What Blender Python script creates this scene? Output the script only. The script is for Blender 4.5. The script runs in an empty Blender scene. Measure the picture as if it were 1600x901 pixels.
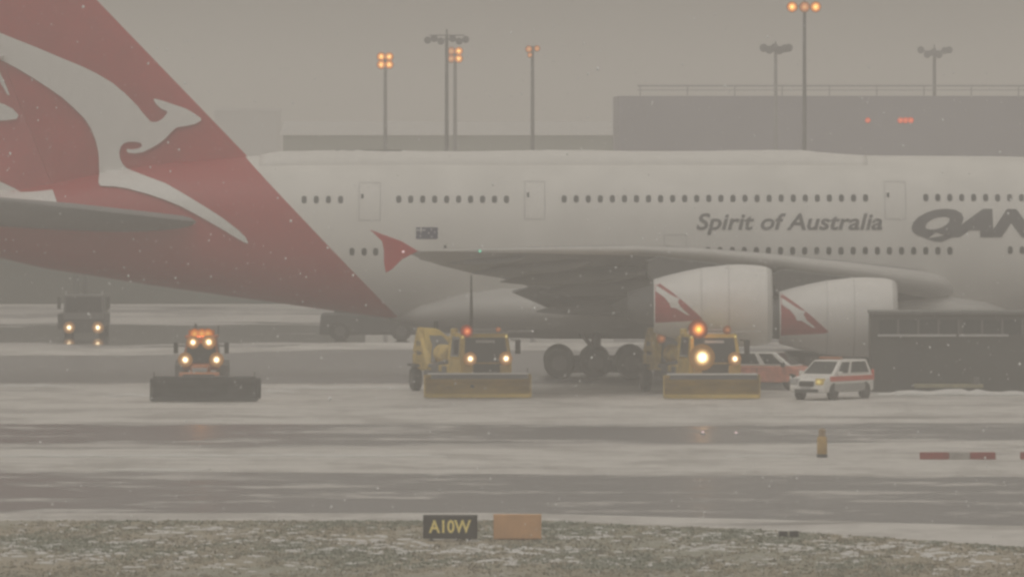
import bpy, bmesh, math, random
from mathutils import Vector, Matrix
from mathutils.bvhtree import BVHTree
from mathutils.geometry import tessellate_polygon

R = math.radians
random.seed(7)
S = bpy.context.scene
COL = S.collection

# ------------------------------------------------------------------ camera
CAM_H, FPX, HOR = 12.6, 12800.0, 185.0          # eye height, focal length and horizon in 1600-px pixels
cam = bpy.data.cameras.new('camera'); camo = bpy.data.objects.new('camera', cam); COL.objects.link(camo)
camo.location = (0, 0, CAM_H); camo.rotation_euler = (R(90), 0, 0)
cam.sensor_width = 36; cam.lens = FPX / 1600 * 36; cam.shift_y = -(450.5 - HOR) / 1600
cam.clip_start = 1; cam.clip_end = 20000
S.camera = camo

# ------------------------------------------------------------------ sky, sun, exposure
SUN_EL, SUN_ROT = R(55), R(200)
W = bpy.data.worlds.new('World'); S.world = W; W.use_nodes = True
wn = W.node_tree.nodes; wl = W.node_tree.links
bg = wn['Background']
sky = wn.new('ShaderNodeTexSky'); sky.sky_type = 'NISHITA'; sky.sun_disc = False
sky.sun_elevation = SUN_EL; sky.sun_rotation = SUN_ROT
sky.dust_density = 6; sky.air_density = 1.5; sky.ozone_density = 1
hs = wn.new('ShaderNodeHueSaturation'); hs.inputs['Saturation'].default_value = 0.0
mx = wn.new('ShaderNodeMix'); mx.data_type = 'RGBA'; mx.inputs[0].default_value = 0.82
mx.inputs[7].default_value = (4.35, 3.96, 3.43, 1)        # the even grey of the snow cloud
wl.new(sky.outputs[0], hs.inputs['Color']); wl.new(hs.outputs[0], mx.inputs[6])
# overcast sky: brighter overhead than at the horizon
wt = wn.new('ShaderNodeTexCoord'); ws = wn.new('ShaderNodeSeparateXYZ'); wl.new(wt.outputs['Generated'], ws.inputs[0])
wr_ = wn.new('ShaderNodeMapRange'); wr_.inputs[1].default_value = 0; wr_.inputs[2].default_value = 1; wr_.inputs[3].default_value = .78; wr_.inputs[4].default_value = 2.2
wl.new(ws.outputs[2], wr_.inputs[0])
wm = wn.new('ShaderNodeMix'); wm.data_type = 'RGBA'; wm.blend_type = 'MULTIPLY'; wm.inputs[0].default_value = 1
wl.new(mx.outputs[2], wm.inputs[6]); wl.new(wr_.outputs[0], wm.inputs[7])
wl.new(wm.outputs[2], bg.inputs[0]); bg.inputs[1].default_value = 0.1
sun = bpy.data.lights.new('sun', 'SUN'); sun.energy = 0.5; sun.angle = R(30); sun.color = (1, .96, .9)
suno = bpy.data.objects.new('sun', sun); COL.objects.link(suno)
suno.rotation_euler = (math.pi / 2 - SUN_EL, 0, math.pi - SUN_ROT + math.pi * 0)
suno.location = (0, 0, 200)
S.view_settings.view_transform = 'Standard'; S.view_settings.look = 'None'
S.view_settings.exposure = -0.61; S.view_settings.gamma = 1
S.view_settings.use_curve_mapping = False
cy = S.cycles
cy.use_denoising = True; cy.volume_bounces = 1; cy.max_bounces = 6; cy.diffuse_bounces = 3
cy.filter_width = 2.7
cy.sample_clamp_indirect = 1.5; cy.sample_clamp_direct = 40

# ------------------------------------------------------------------ helpers
def PX(px, d): return (px - 800) * d / FPX
def PZ(py, d): return CAM_H - (py - HOR) * d / FPX
def GD(py): return CAM_H * FPX / (py - HOR)                # distance of a ground point seen at py

def mat(name, col, rough=.6, metal=0, var=.12, scale=3.0, spec=.5, stretch=None, coat=0):
    m = bpy.data.materials.new(name); m.use_nodes = True
    n = m.node_tree.nodes; l = m.node_tree.links; b = n['Principled BSDF']
    b.inputs['Roughness'].default_value = rough; b.inputs['Metallic'].default_value = metal
    b.inputs['Specular IOR Level'].default_value = spec
    b.inputs['Coat Weight'].default_value = coat
    tc = n.new('ShaderNodeTexCoord'); mp = n.new('ShaderNodeMapping')
    if stretch: mp.inputs['Scale'].default_value = stretch
    nz = n.new('ShaderNodeTexNoise'); nz.inputs['Scale'].default_value = scale; nz.inputs['Detail'].default_value = 5
    rp = n.new('ShaderNodeMapRange'); rp.inputs[1].default_value = .3; rp.inputs[2].default_value = .7
    rp.inputs[3].default_value = 1 - var; rp.inputs[4].default_value = 1 + var
    mul = n.new('ShaderNodeMix'); mul.data_type = 'RGBA'; mul.blend_type = 'MULTIPLY'; mul.inputs[0].default_value = 1
    mul.inputs[6].default_value = (*col, 1)
    l.new(tc.outputs['Object'], mp.inputs[0]); l.new(mp.outputs[0], nz.inputs[0]); l.new(nz.outputs[0], rp.inputs[0])
    l.new(rp.outputs[0], mul.inputs[7]); l.new(mul.outputs[2], b.inputs['Base Color'])
    return m

def lamp_mat(name, core, rim, s_core, s_rim, p=2.0):
    """a lit lens: bright core in the middle, lamp halo painted as coloured glow towards the rim"""
    m = bpy.data.materials.new(name); m.use_nodes = True
    n = m.node_tree.nodes; l = m.node_tree.links; n.clear()
    out = n.new('ShaderNodeOutputMaterial'); em = n.new('ShaderNodeEmission'); l.new(em.outputs[0], out.inputs[0])
    tc = n.new('ShaderNodeTexCoord')
    sb = n.new('ShaderNodeVectorMath'); sb.operation = 'SUBTRACT'; sb.inputs[1].default_value = (.5, .5, .5)
    ml = n.new('ShaderNodeVectorMath'); ml.operation = 'MULTIPLY'; ml.inputs[1].default_value = (2, 0, 2)
    ln = n.new('ShaderNodeVectorMath'); ln.operation = 'LENGTH'
    l.new(tc.outputs['Generated'], sb.inputs[0]); l.new(sb.outputs[0], ml.inputs[0]); l.new(ml.outputs[0], ln.inputs[0])
    mr = n.new('ShaderNodeMapRange'); mr.inputs[1].default_value = 0; mr.inputs[2].default_value = 1
    mr.inputs[3].default_value = 1; mr.inputs[4].default_value = 0; l.new(ln.outputs['Value'], mr.inputs[0])
    pw = n.new('ShaderNodeMath'); pw.operation = 'POWER'; pw.inputs[1].default_value = p; l.new(mr.outputs[0], pw.inputs[0])
    cm = n.new('ShaderNodeMix'); cm.data_type = 'RGBA'; cm.inputs[6].default_value = (*rim, 1); cm.inputs[7].default_value = (*core, 1)
    cq = n.new('ShaderNodeMath'); cq.operation = 'POWER'; cq.inputs[1].default_value = 1.3; l.new(mr.outputs[0], cq.inputs[0])
    l.new(cq.outputs[0], cm.inputs[0]); l.new(cm.outputs[2], em.inputs[0])
    sm = n.new('ShaderNodeMapRange'); sm.inputs[3].default_value = s_rim; sm.inputs[4].default_value = s_core
    l.new(pw.outputs[0], sm.inputs[0]); l.new(sm.outputs[0], em.inputs[1])
    return m

def link(o, parent=None):
    COL.objects.link(o)
    if parent: o.parent = parent
    return o

def tag(o, label, cat, group=None, kind=None):
    o['label'] = label; o['category'] = cat
    if group: o['group'] = group
    if kind: o['kind'] = kind
    return o

def thing(name, loc, label, cat, group=None, rz=0):
    o = bpy.data.objects.new(name, None); o.location = loc; o.rotation_euler = (0, 0, rz)
    o.empty_display_size = .3
    return tag(link(o), label, cat, group)

class MB:
    def __init__(s): s.v = []; s.f = []
    def add(s, v, f):
        k = len(s.v); s.v += [tuple(p) for p in v]; s.f += [tuple(i + k for i in q) for q in f]; return s
    def box(s, x0, x1, y0, y1, z0, z1, rz=0, c=None):
        v = [(x, y, z) for z in (z0, z1) for y in (y0, y1) for x in (x0, x1)]
        if rz:
            cx, cy_ = c or ((x0 + x1) / 2, (y0 + y1) / 2)
            co, si = math.cos(rz), math.sin(rz)
            v = [(cx + (x - cx) * co - (y - cy_) * si, cy_ + (x - cx) * si + (y - cy_) * co, z) for x, y, z in v]
        return s.add(v, [(0, 2, 3, 1), (4, 5, 7, 6), (0, 1, 5, 4), (2, 6, 7, 3), (0, 4, 6, 2), (1, 3, 7, 5)])
    def hexa(s, b, t):            # bottom ring of 4 and top ring of 4, both counter-clockwise from above
        return s.add(list(b) + list(t), [(3, 2, 1, 0), (4, 5, 6, 7), (0, 1, 5, 4), (1, 2, 6, 5), (2, 3, 7, 6), (3, 0, 4, 7)])
    def tube(s, p0, p1, r0, r1=None, n=14, cap=True):
        r1 = r0 if r1 is None else r1
        p0, p1 = Vector(p0), Vector(p1); d = (p1 - p0).normalized()
        a = d.orthogonal().normalized(); b = d.cross(a)
        v = []
        for p, r in ((p0, r0), (p1, r1)):
            v += [p + (a * math.cos(t) + b * math.sin(t)) * r for t in (2 * math.pi * i / n for i in range(n))]
        f = [(i, (i + 1) % n, n + (i + 1) % n, n + i) for i in range(n)]
        if cap: f += [tuple(range(n - 1, -1, -1)), tuple(range(n, 2 * n))]
        return s.add(v, f)
    def loft(s, rings, cap=True, closed=True):
        n = len(rings[0]); v = [p for r in rings for p in r]; f = []
        for k in range(len(rings) - 1):
            for i in range(n if closed else n - 1):
                j = (i + 1) % n
                f.append((k * n + i, k * n + j, (k + 1) * n + j, (k + 1) * n + i))
        if cap: f += [tuple(range(n - 1, -1, -1)), tuple((len(rings) - 1) * n + i for i in range(n))]
        return s.add(v, f)
    def lathe(s, prof, o, ax='X', n=36, cap=True):  # prof: (along, radius)
        rings = []
        for a, r in prof:
            ring = []
            for i in range(n):
                t = 2 * math.pi * i / n; c, q = r * math.cos(t), r * math.sin(t)
                ring.append({'X': (o[0] + a, o[1] + c, o[2] + q), 'Y': (o[0] + c, o[1] + a, o[2] + q), 'Z': (o[0] + c, o[1] + q, o[2] + a)}[ax])
            rings.append(ring)
        return s.loft(rings, cap)
    def prism(s, poly, x0, x1):   # poly in (y, z), extruded along x
        n = len(poly)
        v = [(x0, y, z) for y, z in poly] + [(x1, y, z) for y, z in poly]
        return s.add(v, [tuple(range(n - 1, -1, -1)), tuple(range(n, 2 * n))] + [(i, (i + 1) % n, n + (i + 1) % n, n + i) for i in range(n)])
    def quad(s, c, u0, u1, v0, v1, off, th=.02):   # a thin slab on the face c = 4 corners (00,10,11,01), raised by off along its normal
        c = [Vector(p) for p in c]
        nrm = (c[1] - c[0]).cross(c[3] - c[0]).normalized()
        P = lambda u, v: (c[0] * (1 - u) + c[1] * u) * (1 - v) + (c[3] * (1 - u) + c[2] * u) * v
        q = [P(u0, v0), P(u1, v0), P(u1, v1), P(u0, v1)]
        return s.hexa([p + nrm * (off - th) for p in q], [p + nrm * off for p in q])
    def build(s, name, m, parent=None, smooth=False, bevel=0, auto=None, fix=True):
        me = bpy.data.meshes.new(name); me.from_pydata(s.v, [], s.f); me.materials.append(m)
        if fix:
            bm = bmesh.new(); bm.from_mesh(me); bmesh.ops.recalc_face_normals(bm, faces=bm.faces); bm.to_mesh(me); bm.free()
        if smooth:
            for p in me.polygons: p.use_smooth = True
            if auto is not None: me.set_sharp_from_angle(angle=R(auto))
        me.update()
        o = bpy.data.objects.new(name, me); link(o, parent)
        if bevel:
            b = o.modifiers.new('bevel', 'BEVEL'); b.width = bevel; b.segments = 2; b.limit_method = 'ANGLE'; b.angle_limit = R(35)
        return o

def copy_tree(o, parent=None):
    c = o.copy(); COL.objects.link(c); c.parent = parent
    for ch in [q for q in S.objects if q.parent == o]: copy_tree(ch, c)
    return c

def lens(name, m, parent, c, r, yaw=0, flat=.25):
    """a slightly domed round lens facing local -Y"""
    mb = MB(); rings = []
    for k in range(5):
        a = k / 4; rr = r * math.cos(a * math.pi / 2) if k < 4 else r * .02; dy = -r * flat * math.sin(a * math.pi / 2)
        rings.append([(rr * math.cos(t), dy, rr * math.sin(t)) for t in (2 * math.pi * i / 20 for i in range(20))])
    mb.loft(rings); o = mb.build(name, m, parent, smooth=True); o.location = c; o.rotation_euler = (0, 0, yaw)
    return o

def wheel(parent, c, r, w, name='wheel'):
    """axle along local X; tyre with a rim child"""
    x, y, z = c
    t = MB().lathe([(-w / 2, r * .55), (-w / 2, r * .9), (-w * .36, r), (w * .36, r), (w / 2, r * .9), (w / 2, r * .55)], (0, 0, 0), 'X', 28).build(name, M['rubber'], parent, smooth=True, auto=40)
    t.location = c
    MB().lathe([(-w / 2 - .012, r * .12), (-w / 2 - .012, r * .5), (-w / 2 + .03, r * .56), (w / 2 - .03, r * .56), (w / 2 + .012, r * .5), (w / 2 + .012, r * .12)], (0, 0, 0), 'X', 24).build('rim', M['rim'], t, smooth=True, auto=30)
    return t

M = {}
M['rubber'] = mat('rubber', (.022, .022, .023), .8)
M['rim'] = mat('rim', (.10, .10, .10), .5, .3)
M['dark_metal'] = mat('dark metal', (.045, .047, .05), .55)
M['mid_metal'] = mat('mid metal', (.12, .12, .12), .5)
M['black'] = mat('black', (.015, .015, .016), .5)
M['glass'] = mat('cab glass', (.022, .027, .032), .12, var=.05)
M['van_glass'] = mat('van glass', (.02, .026, .027), .12, var=.05)
M['white_paint'] = mat('white paint', (.72, .71, .68), .35, coat=.3, var=.06)
M['pale_metal'] = mat('pale metal', (.4, .4, .4), .5)
M['mast'] = mat('mast steel', (.22, .22, .225), .6)
M['yellow'] = mat('worn yellow paint', (.50, .35, .06), .5, var=.3, scale=1.4)
M['blade_yellow'] = mat('dirty yellow steel', (.58, .42, .11), .55, var=.3, scale=1.2, stretch=(.5, 1, 2))
M['blade_grey'] = mat('grey blade steel', (.12, .125, .13), .5, var=.25, scale=1.5)
M['snow'] = mat('snow', (.62, .615, .60), .9, var=.06, scale=2)
M['van_red'] = mat('orange red stripe', (.62, .11, .07), .4, var=.08)
M['car_red'] = mat('orange red paint', (.62, .25, .18), .4, var=.2, scale=4)
M['tractor_red'] = mat('tractor paint', (.34, .12, .05), .5, var=.2)
M['van_low'] = mat('grey sill', (.33, .33, .32), .5, var=.1)

WHITE, WARM, AMBER, ORNG, RED = (1, .88, .62), (1, .55, .15), (1, .42, .06), (1, .2, .02), (1, .07, .02)
M['headlamp'] = lamp_mat('lit headlamp', (1, .85, .55), (1, .40, .08), 18, .42, 4.8)
M['worklamp'] = lamp_mat('lit work lamp', (1, .82, .5), (1, .36, .05), 18, .5, 4.6)
M['floodlamp'] = lamp_mat('lit flood lamp', (1, .85, .5), (1, .42, .06), 26, .32, 4.6)
M['beacon_orange'] = lamp_mat('lit orange beacon', (1, .5, .1), (1, .14, .02), 7, .22, 2.6)
M['beacon_red'] = lamp_mat('lit red beacon', (1, .3, .1), (1, .09, .02), 2.6, .2, 2.0)
M['beacon_dim'] = lamp_mat('dim amber beacon', (1, .42, .16), (.8, .2, .06), .9, .25, 1.5)
M['amber_bar'] = lamp_mat('lit amber bar', (1, .45, .08), (1, .22, .02), 2.0, .42, 1.0)
M['sodium'] = lamp_mat('lit sodium lamp', (1, .55, .17), (1, .28, .03), 7, .75, 1.7)
M['sodium_weak'] = lamp_mat('weak sodium lamp', (1, .5, .22), (.95, .3, .08), 2.4, .5, 1.4)
M['red_lamp'] = lamp_mat('lit red lamp', (1, .2, .08), (1, .1, .03), 3.0, .7, 1.2)
M['yellow_lamp'] = lamp_mat('lit yellow headlamp', (1, .86, .35), (.9, .6, .12), 1.5, .55, 1.2)
M['green_nav'] = lamp_mat('green wing lamp', (.4, 1, .7), (.2, .8, .5), 2, .6, 1)
M['white_nav'] = lamp_mat('white wing lamp', (1, .9, .9), (1, .6, .6), 2, .8, 1)

for k in ('sodium', 'sodium_weak', 'red_lamp', 'yellow_lamp', 'green_nav', 'white_nav', 'beacon_dim', 'amber_bar', 'beacon_red'): M[k].cycles.emission_sampling = 'NONE'

# ------------------------------------------------------------------ ground
def ground_mat(name, kind, wetness=.62, gloss=.3, bump=.12):
    m = bpy.data.materials.new(name); m.use_nodes = True
    n = m.node_tree.nodes; l = m.node_tree.links; b = n['Principled BSDF']
    tc = n.new('ShaderNodeTexCoord')
    def noise(sx, sy, sc, det=5, rough=.55, off=0):
        mp = n.new('ShaderNodeMapping'); mp.inputs['Scale'].default_value = (sx, sy, 1); mp.inputs['Location'].default_value = (off, off * 1.7, 0)
        nz = n.new('ShaderNodeTexNoise'); nz.inputs['Scale'].default_value = sc; nz.inputs['Detail'].default_value = det; nz.inputs['Roughness'].default_value = rough
        l.new(tc.outputs['Object'], mp.inputs[0]); l.new(mp.outputs[0], nz.inputs[0]); return nz.outputs[0]
    def rng(s, a, b_, c=0, d=1, sm=True):
        r = n.new('ShaderNodeMapRange'); r.interpolation_type = 'SMOOTHSTEP' if sm else 'LINEAR'
        for k, q in enumerate((a, b_, c, d)): r.inputs[k + 1].default_value = q
        l.new(s, r.inputs[0]); return r.outputs[0]
    def math_(op, a, b_):
        k = n.new('ShaderNodeMath'); k.operation = op
        for i, q in enumerate((a, b_)):
            if isinstance(q, (int, float)): k.inputs[i].default_value = q
            else: l.new(q, k.inputs[i])
        return k.outputs[0]
    def mixc(f, a, b_):
        k = n.new('ShaderNodeMix'); k.data_type = 'RGBA'; l.new(f, k.inputs[0])
        for i, q in ((6, a), (7, b_)):
            if isinstance(q, tuple): k.inputs[i].default_value = (*q, 1)
            else: l.new(q, k.inputs[i])
        return k.outputs[2]
    if kind == 'snow':
        a = noise(.25, .16, 1, 6); c = noise(1.3, .5, 1, 4, off=9)
        f = math_('ADD', math_('MULTIPLY', a, .7), math_('MULTIPLY', c, .3))
        col = mixc(rng(f, .36, .58), (.40, .385, .365), (.60, .585, .56))
        d = noise(.08, .3, 1, 3, off=31)
        col = mixc(rng(d, .57, .72), col, (.26, .25, .24))
        tr_ = noise(.02, 1.5, 1, 3, .5, 57)
        col = mixc(math_('MULTIPLY', rng(tr_, .56, .68), .55), col, (.27, .26, .25))
        l.new(col, b.inputs['Base Color']); b.inputs['Roughness'].default_value = .85
    elif kind == 'lane':
        se = n.new('ShaderNodeSeparateXYZ'); l.new(tc.outputs['Generated'], se.inputs[0])
        v = se.outputs[1]
        e = noise(.12, .2, 1, 5, .6, 3)
        vv = math_('ADD', v, math_('MULTIPLY', math_('SUBTRACT', e, .5), .85))
        edge = math_('MULTIPLY', rng(vv, .02, .2), rng(vv, .98, .8))
        p = noise(.11, .22, 1, 6, .6, 17); fine = noise(.9, .5, 1, 3, .5, 5)
        slush = math_('ADD', math_('MULTIPLY', p, .75), math_('MULTIPLY', fine, .25))
        wet = math_('MULTIPLY', edge, rng(slush, wetness, wetness - .12))
        col = mixc(wet, (.50, .483, .465), (.145, .140, .145))
        l.new(col, b.inputs['Base Color'])
        l.new(rng(wet, 0, 1, .85, gloss, False), b.inputs['Roughness'])
        b.inputs['Specular IOR Level'].default_value = .28
        bp = n.new('ShaderNodeBump'); bp.inputs['Strength'].default_value = bump; bp.inputs['Distance'].default_value = .02
        l.new(noise(2, 1, 1.5, 3), bp.inputs['Height']); l.new(bp.outputs[0], b.inputs['Normal'])
    elif kind == 'verge':
        a = noise(1.1, .35, 1, 5, .6); c = noise(4, 1.2, 1, 3, off=4)
        f = math_('ADD', math_('MULTIPLY', a, .6), math_('MULTIPLY', c, .4))
        g = mixc(rng(noise(.12, .08, 1, 3, off=8), .4, .6), (.33, .29, .215), (.275, .275, .215))
        col = mixc(rng(f, .5, .68), g, (.42, .41, .39))
        l.new(col, b.inputs['Base Color']); b.inputs['Roughness'].default_value = .9
    return m

def sheet(name, pts, z, m, kind='structure', label=None, cat=None):
    o = MB().add([(x, y, z) for x, y in pts], [tuple(range(len(pts)))]).build(name, m, fix=False)
    o['kind'] = kind
    if label: o['label'] = label; o['category'] = cat
    return o

sheet('ground', [(-2500, -15), (2500, -15), (2500, 8000), (-2500, 8000)], 0, ground_mat('snowy apron', 'snow'), label='snow dusted airport apron reaching to the hazy distance', cat='ground')
def lane(name, pts, z, label, wetness=.62, gloss=.3, bump=.12):
    return sheet(name, pts, z, ground_mat(name + ' surface', 'lane', wetness, gloss, bump), label=label, cat='taxiway')
lane('taxiway', [(-60, 261.5), (0, 262), (14, 254.5), (60, 231), (60, 289), (20, 288), (-10, 292), (-60, 302)], .004, 'dark wet taxiway lane between the grass verge and the ploughed snow')
lane('taxiway', [(-70, 312), (0, 313), (24, 323), (70, 341), (70, 342), (0, 338), (-70, 338)], .004, 'narrow dark wet lane just in front of the ploughing vehicles')
lane('apron_road', [(-90, 391), (4, 390), (14, 378), (80, 379), (80, 460.5), (8, 460.5), (4, 447), (-10, 447), (-20, 436), (-90, 436)], .004, 'dark cleared apron strip beneath the parked airliner', .8)
lane('apron_road', [(-120, 449), (-14, 449), (-10, 461), (120, 461), (120, 511), (-120, 511)], .004, 'wet strip behind the airliner where the far headlights reflect', .72, .06, .02)
lane('apron_road', [(-120, 513), (120, 513), (120, 555), (-120, 555)], .004, 'patchy slush covered apron between the far truck and the dark wall', .55, .4)
lane('apron_road', [(-160, 560), (160, 560), (160, 660), (-160, 660)], .004, 'far dark band of cleared apron under the tail cone')
verge_m = ground_mat('grass verge', 'verge')
VERGE = [(-40, 190), (45, 190), (45, 213), (15, 241), (8, 250.5), (1, 256.5), (-40, 257)]
sheet('verge', VERGE, .008, verge_m, label='snow flecked grass verge along the taxiway edge', cat='ground')

# far terrain: a long low bank of trees and a snowy roofed building are things further down

# ------------------------------------------------------------------ haze
hz = MB().box(-2550, 2550, -20, 8050, -1, 31)
hm = bpy.data.materials.new('snow haze'); hm.use_nodes = True
hn = hm.node_tree.nodes; hn.remove(hn['Principled BSDF'])
pv = hn.new('ShaderNodeVolumePrincipled'); pv.inputs['Color'].default_value = (.928, .912, .888, 1); pv.inputs['Density'].default_value = .00142
pv.inputs['Anisotropy'].default_value = 0.0
hm.node_tree.links.new(pv.outputs[0], hn['Material Output'].inputs['Volume'])
hzo = hz.build('haze', hm); hzo['kind'] = 'stuff'; hzo['label'] = 'pale falling snow haze filling the air over the airfield'; hzo['category'] = 'haze'

# ------------------------------------------------------------------ the airliner
AY = 400.0
air = thing('airliner', (0, AY, 0), 'huge double deck white airliner with a red tail and leaping kangaroo emblem', 'airliner')

def paint_mat():
    m = mat('aircraft paint', (.70, .69, .66), .5, var=.07, scale=.9, coat=0, stretch=(.5, 1, .25))
    n = m.node_tree.nodes; l = m.node_tree.links; b = n['Principled BSDF']
    tc = n.new('ShaderNodeTexCoord'); se = n.new('ShaderNodeSeparateXYZ'); l.new(tc.outputs['Object'], se.inputs[0])
    # red aft of the line x = -2.65 - 0.955 z
    ml = n.new('ShaderNodeMath'); ml.operation = 'MULTIPLY_ADD'; ml.inputs[1].default_value = .955; ml.inputs[2].default_value = 2.75
    l.new(se.outputs[2], ml.inputs[0])
    ad = n.new('ShaderNodeMath'); ad.operation = 'ADD'; l.new(ml.outputs[0], ad.inputs[0]); l.new(se.outputs[0], ad.inputs[1])
    lt = n.new('ShaderNodeMath'); lt.operation = 'LESS_THAN'; lt.inputs[1].default_value = 0; l.new(ad.outputs[0], lt.inputs[0])
    mixn = n.new('ShaderNodeMix'); mixn.data_type = 'RGBA'
    old = b.inputs['Base Color'].links[0].from_socket
    l.new(lt.outputs[0], mixn.inputs[0]); l.new(old, mixn.inputs[6]); mixn.inputs[7].default_value = (.38, .018, .026, 1)
    l.new(mixn.outputs[2], b.inputs['Base Color'])
    return m
M['paint'] = paint_mat()
M['tail_red'] = mat('tail red', (.39, .018, .026), .5, var=.08, scale=.7)
M['rudder_sheen_red'] = mat('rudder sheen red', (.44, .045, .055), .5, var=.08, scale=.7)  # tail red lightened, putting the rudder's different reflection into the colour
M['tail_white'] = mat('emblem white', (.72, .71, .69), .4, var=.04)
M['wing_grey'] = mat('wing grey', (.20, .20, .205), .5, var=.1, scale=.8)
M['panel_red'] = mat('faded red', (.36, .06, .06), .5)
M['pylon_grey'] = mat('pylon grey', (.10, .10, .10), .6)
M['slat'] = mat('bare slat metal', (.52, .515, .50), .45, var=.06)
M['text_grey'] = mat('lettering grey', (.10, .10, .11), .5, var=.03)
M['pane'] = mat('cabin window', (.035, .037, .04), .3, var=.02)
M['seam'] = mat('door seam', (.50, .495, .48), .5, var=.05)
M['flag_blue'] = mat('flag blue', (.03, .035, .10), .5, var=.03)

ST = [(-34, 7.6, 6.7, .25), (-32, 8.0, 6.55, .8), (-29, 8.5, 6.25, 1.4), (-25, 9.0, 5.8, 2.0), (-22.9, 9.35, 5.3, 2.25), (-20, 9.95, 4.85, 2.55),
      (-17.5, 10.4, 4.45, 2.8), (-12.5, 10.78, 3.75, 3.2), (-7.5, 10.8, 3.05, 3.46), (-4, 10.8, 2.6, 3.55), (0, 10.8, 2.4, 3.57), (8, 10.8, 2.35, 3.57), (16, 10.8, 2.35, 3.57),
      (24, 10.75, 2.35, 3.57), (29, 10.6, 2.4, 3.5), (33, 10.1, 2.6, 3.2), (36, 8.9, 3.0, 2.5), (38, 7.3, 3.6, 1.6), (39, 6.0, 4.4, .6)]
def fus_at(x):
    for a, b in zip(ST, ST[1:]):
        if a[0] <= x <= b[0]:
            t = (x - a[0]) / (b[0] - a[0]); return [a[k] * (1 - t) + b[k] * t for k in (1, 2, 3)]
def oval(x, top, bot, hw, n=48, e=2.15):
    zc, hh = (top + bot) / 2, (top - bot) / 2
    ring = []
    for i in range(n):
        t = 2 * math.pi * i / n; c, q = math.cos(t), math.sin(t)
        ring.append((x, hw * math.copysign(abs(c) ** (2 / e), c), zc + hh * math.copysign(abs(q) ** (2 / e), q)))
    return ring
xs = [s[0] for s in ST]
fx = sorted(set(xs + [x for x in range(-33, 39, 2)]))
fmb = MB().loft([oval(x, *fus_at(x)) for x in fx])
fus = fmb.build('fuselage', M['paint'], air, smooth=True, auto=50)

# belly fairing
bmb = MB().loft([oval(x, t, b, w, 40, 2.1) for x, t, b, w in
    [(-6, 3.3, 2.75, .6), (-4.4, 4.0, 2.3, 2.6), (-2.5, 4.62, 2.05, 3.55), (-.5, 4.9, 1.9, 3.95), (2, 5.0, 1.85, 4.05), (8, 5.0, 1.85, 4.1), (14, 5.0, 1.85, 4.1), (19, 4.8, 1.9, 4.0), (23, 4.2, 2.1, 3.2), (26, 3.4, 2.4, 1.2)]])
M['belly'] = mat('belly grey', (.46, .455, .44), .55, var=.12, scale=.8, stretch=(.3, 1, 1))
bmb.build('belly_fairing', M['belly'], air, smooth=True, auto=50)

# fin and rudder
def foil(x_le, x_te, th, n=9):
    """half of a symmetric section as (x, half thickness)"""
    out = []
    for i in range(n):
        t = (i / (n - 1)) ** 1.5
        yt = 2.6 * (.2969 * math.sqrt(t) - .126 * t - .3516 * t * t + .2843 * t ** 3 - .1015 * t ** 4)
        out.append((x_le + (x_te - x_le) * t, th * yt / .26 * .5))
    return out
def fin_le(z): return -2.55 - .965 * z
def hinge(z): return -22.3 - .40 * (z - 9)
def fin_te(z): return -26.9 - .36 * (z - 9)
def fin_ring(z, x0f, x1f, a, b):
    prof = foil(fin_le(z), fin_te(z), 1.15 - .045 * (z - 8), 25)
    prof = [p for p in prof]
    xa, xb = a, b
    def half(x):
        for p, q in zip(prof, prof[1:]):
            if q[0] <= x <= p[0]:
                t = (x - p[0]) / (q[0] - p[0]); return p[1] * (1 - t) + q[1] * t
        return 0
    pts = [xa + (xb - xa) * (i / 11) ** 1.3 for i in range(12)]
    up = [(x, half(x), z) for x in pts]; dn = [(x, -half(x), z) for x in reversed(pts)]
    if abs(up[0][1]) < 1e-6: dn = dn[:-1]
    return up + dn
zs = [7.4, 9, 10.5, 12, 14, 16, 18, 20, 22, 24]
finmb = MB().loft([fin_ring(z, 0, 0, fin_le(z), hinge(z)) for z in zs]); finmb.build('tail_fin', M['tail_red'], air, smooth=True, auto=40)
rudmb = MB().loft([fin_ring(z, 0, 0, hinge(z) - .015, fin_te(z)) for z in zs[1:]]); rudmb.build('rudder', M['rudder_sheen_red'], air, smooth=True, auto=40)

# surfaces for projected lettering and windows
def bvh(*mbs):
    v, f = [], []
    for m_ in mbs:
        k = len(v); v += [Vector(p) for p in m_.v]; f += [tuple(i + k for i in q) for q in m_.f]
    return BVHTree.FromPolygons(v, f)
BV = bvh(fmb, bmb, finmb, rudmb)
def surf(x, z, bv=None, default=-3.5):
    h = (bv or BV).ray_cast(Vector((x, -80, z)), Vector((0, 1, 0)))
    return (h[0], h[1]) if h[0] is not None else (Vector((x, default, z)), Vector((0, -1, 0)))

def project(bm, bv, off, step):
    """cut a flat x-z mesh along a grid and press it onto the surface seen from -Y"""
    xs_ = [v.co.x for v in bm.verts]; zs_ = [v.co.z for v in bm.verts]
    if step:
        for ax, lo, hi in ((0, min(xs_), max(xs_)), (2, min(zs_), max(zs_))):
            k = math.ceil(lo / step)
            while k * step < hi:
                co = Vector((0, 0, 0)); co[ax] = k * step; no = Vector((0, 0, 0)); no[ax] = 1
                bmesh.ops.bisect_plane(bm, geom=bm.verts[:] + bm.edges[:] + bm.faces[:], plane_co=co, plane_no=no); k += 1
    for v in bm.verts:
        loc, nr = surf(v.co.x, v.co.z, bv)
        v.co.y = loc.y; v.co += Vector((0, -1, 0)) * off * (1 if nr.y > -.25 and False else 1)
    bmesh.ops.recalc_face_normals(bm, faces=bm.faces)
    if sum(f.normal.y * f.calc_area() for f in bm.faces) > 0: bmesh.ops.reverse_faces(bm, faces=bm.faces)

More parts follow.
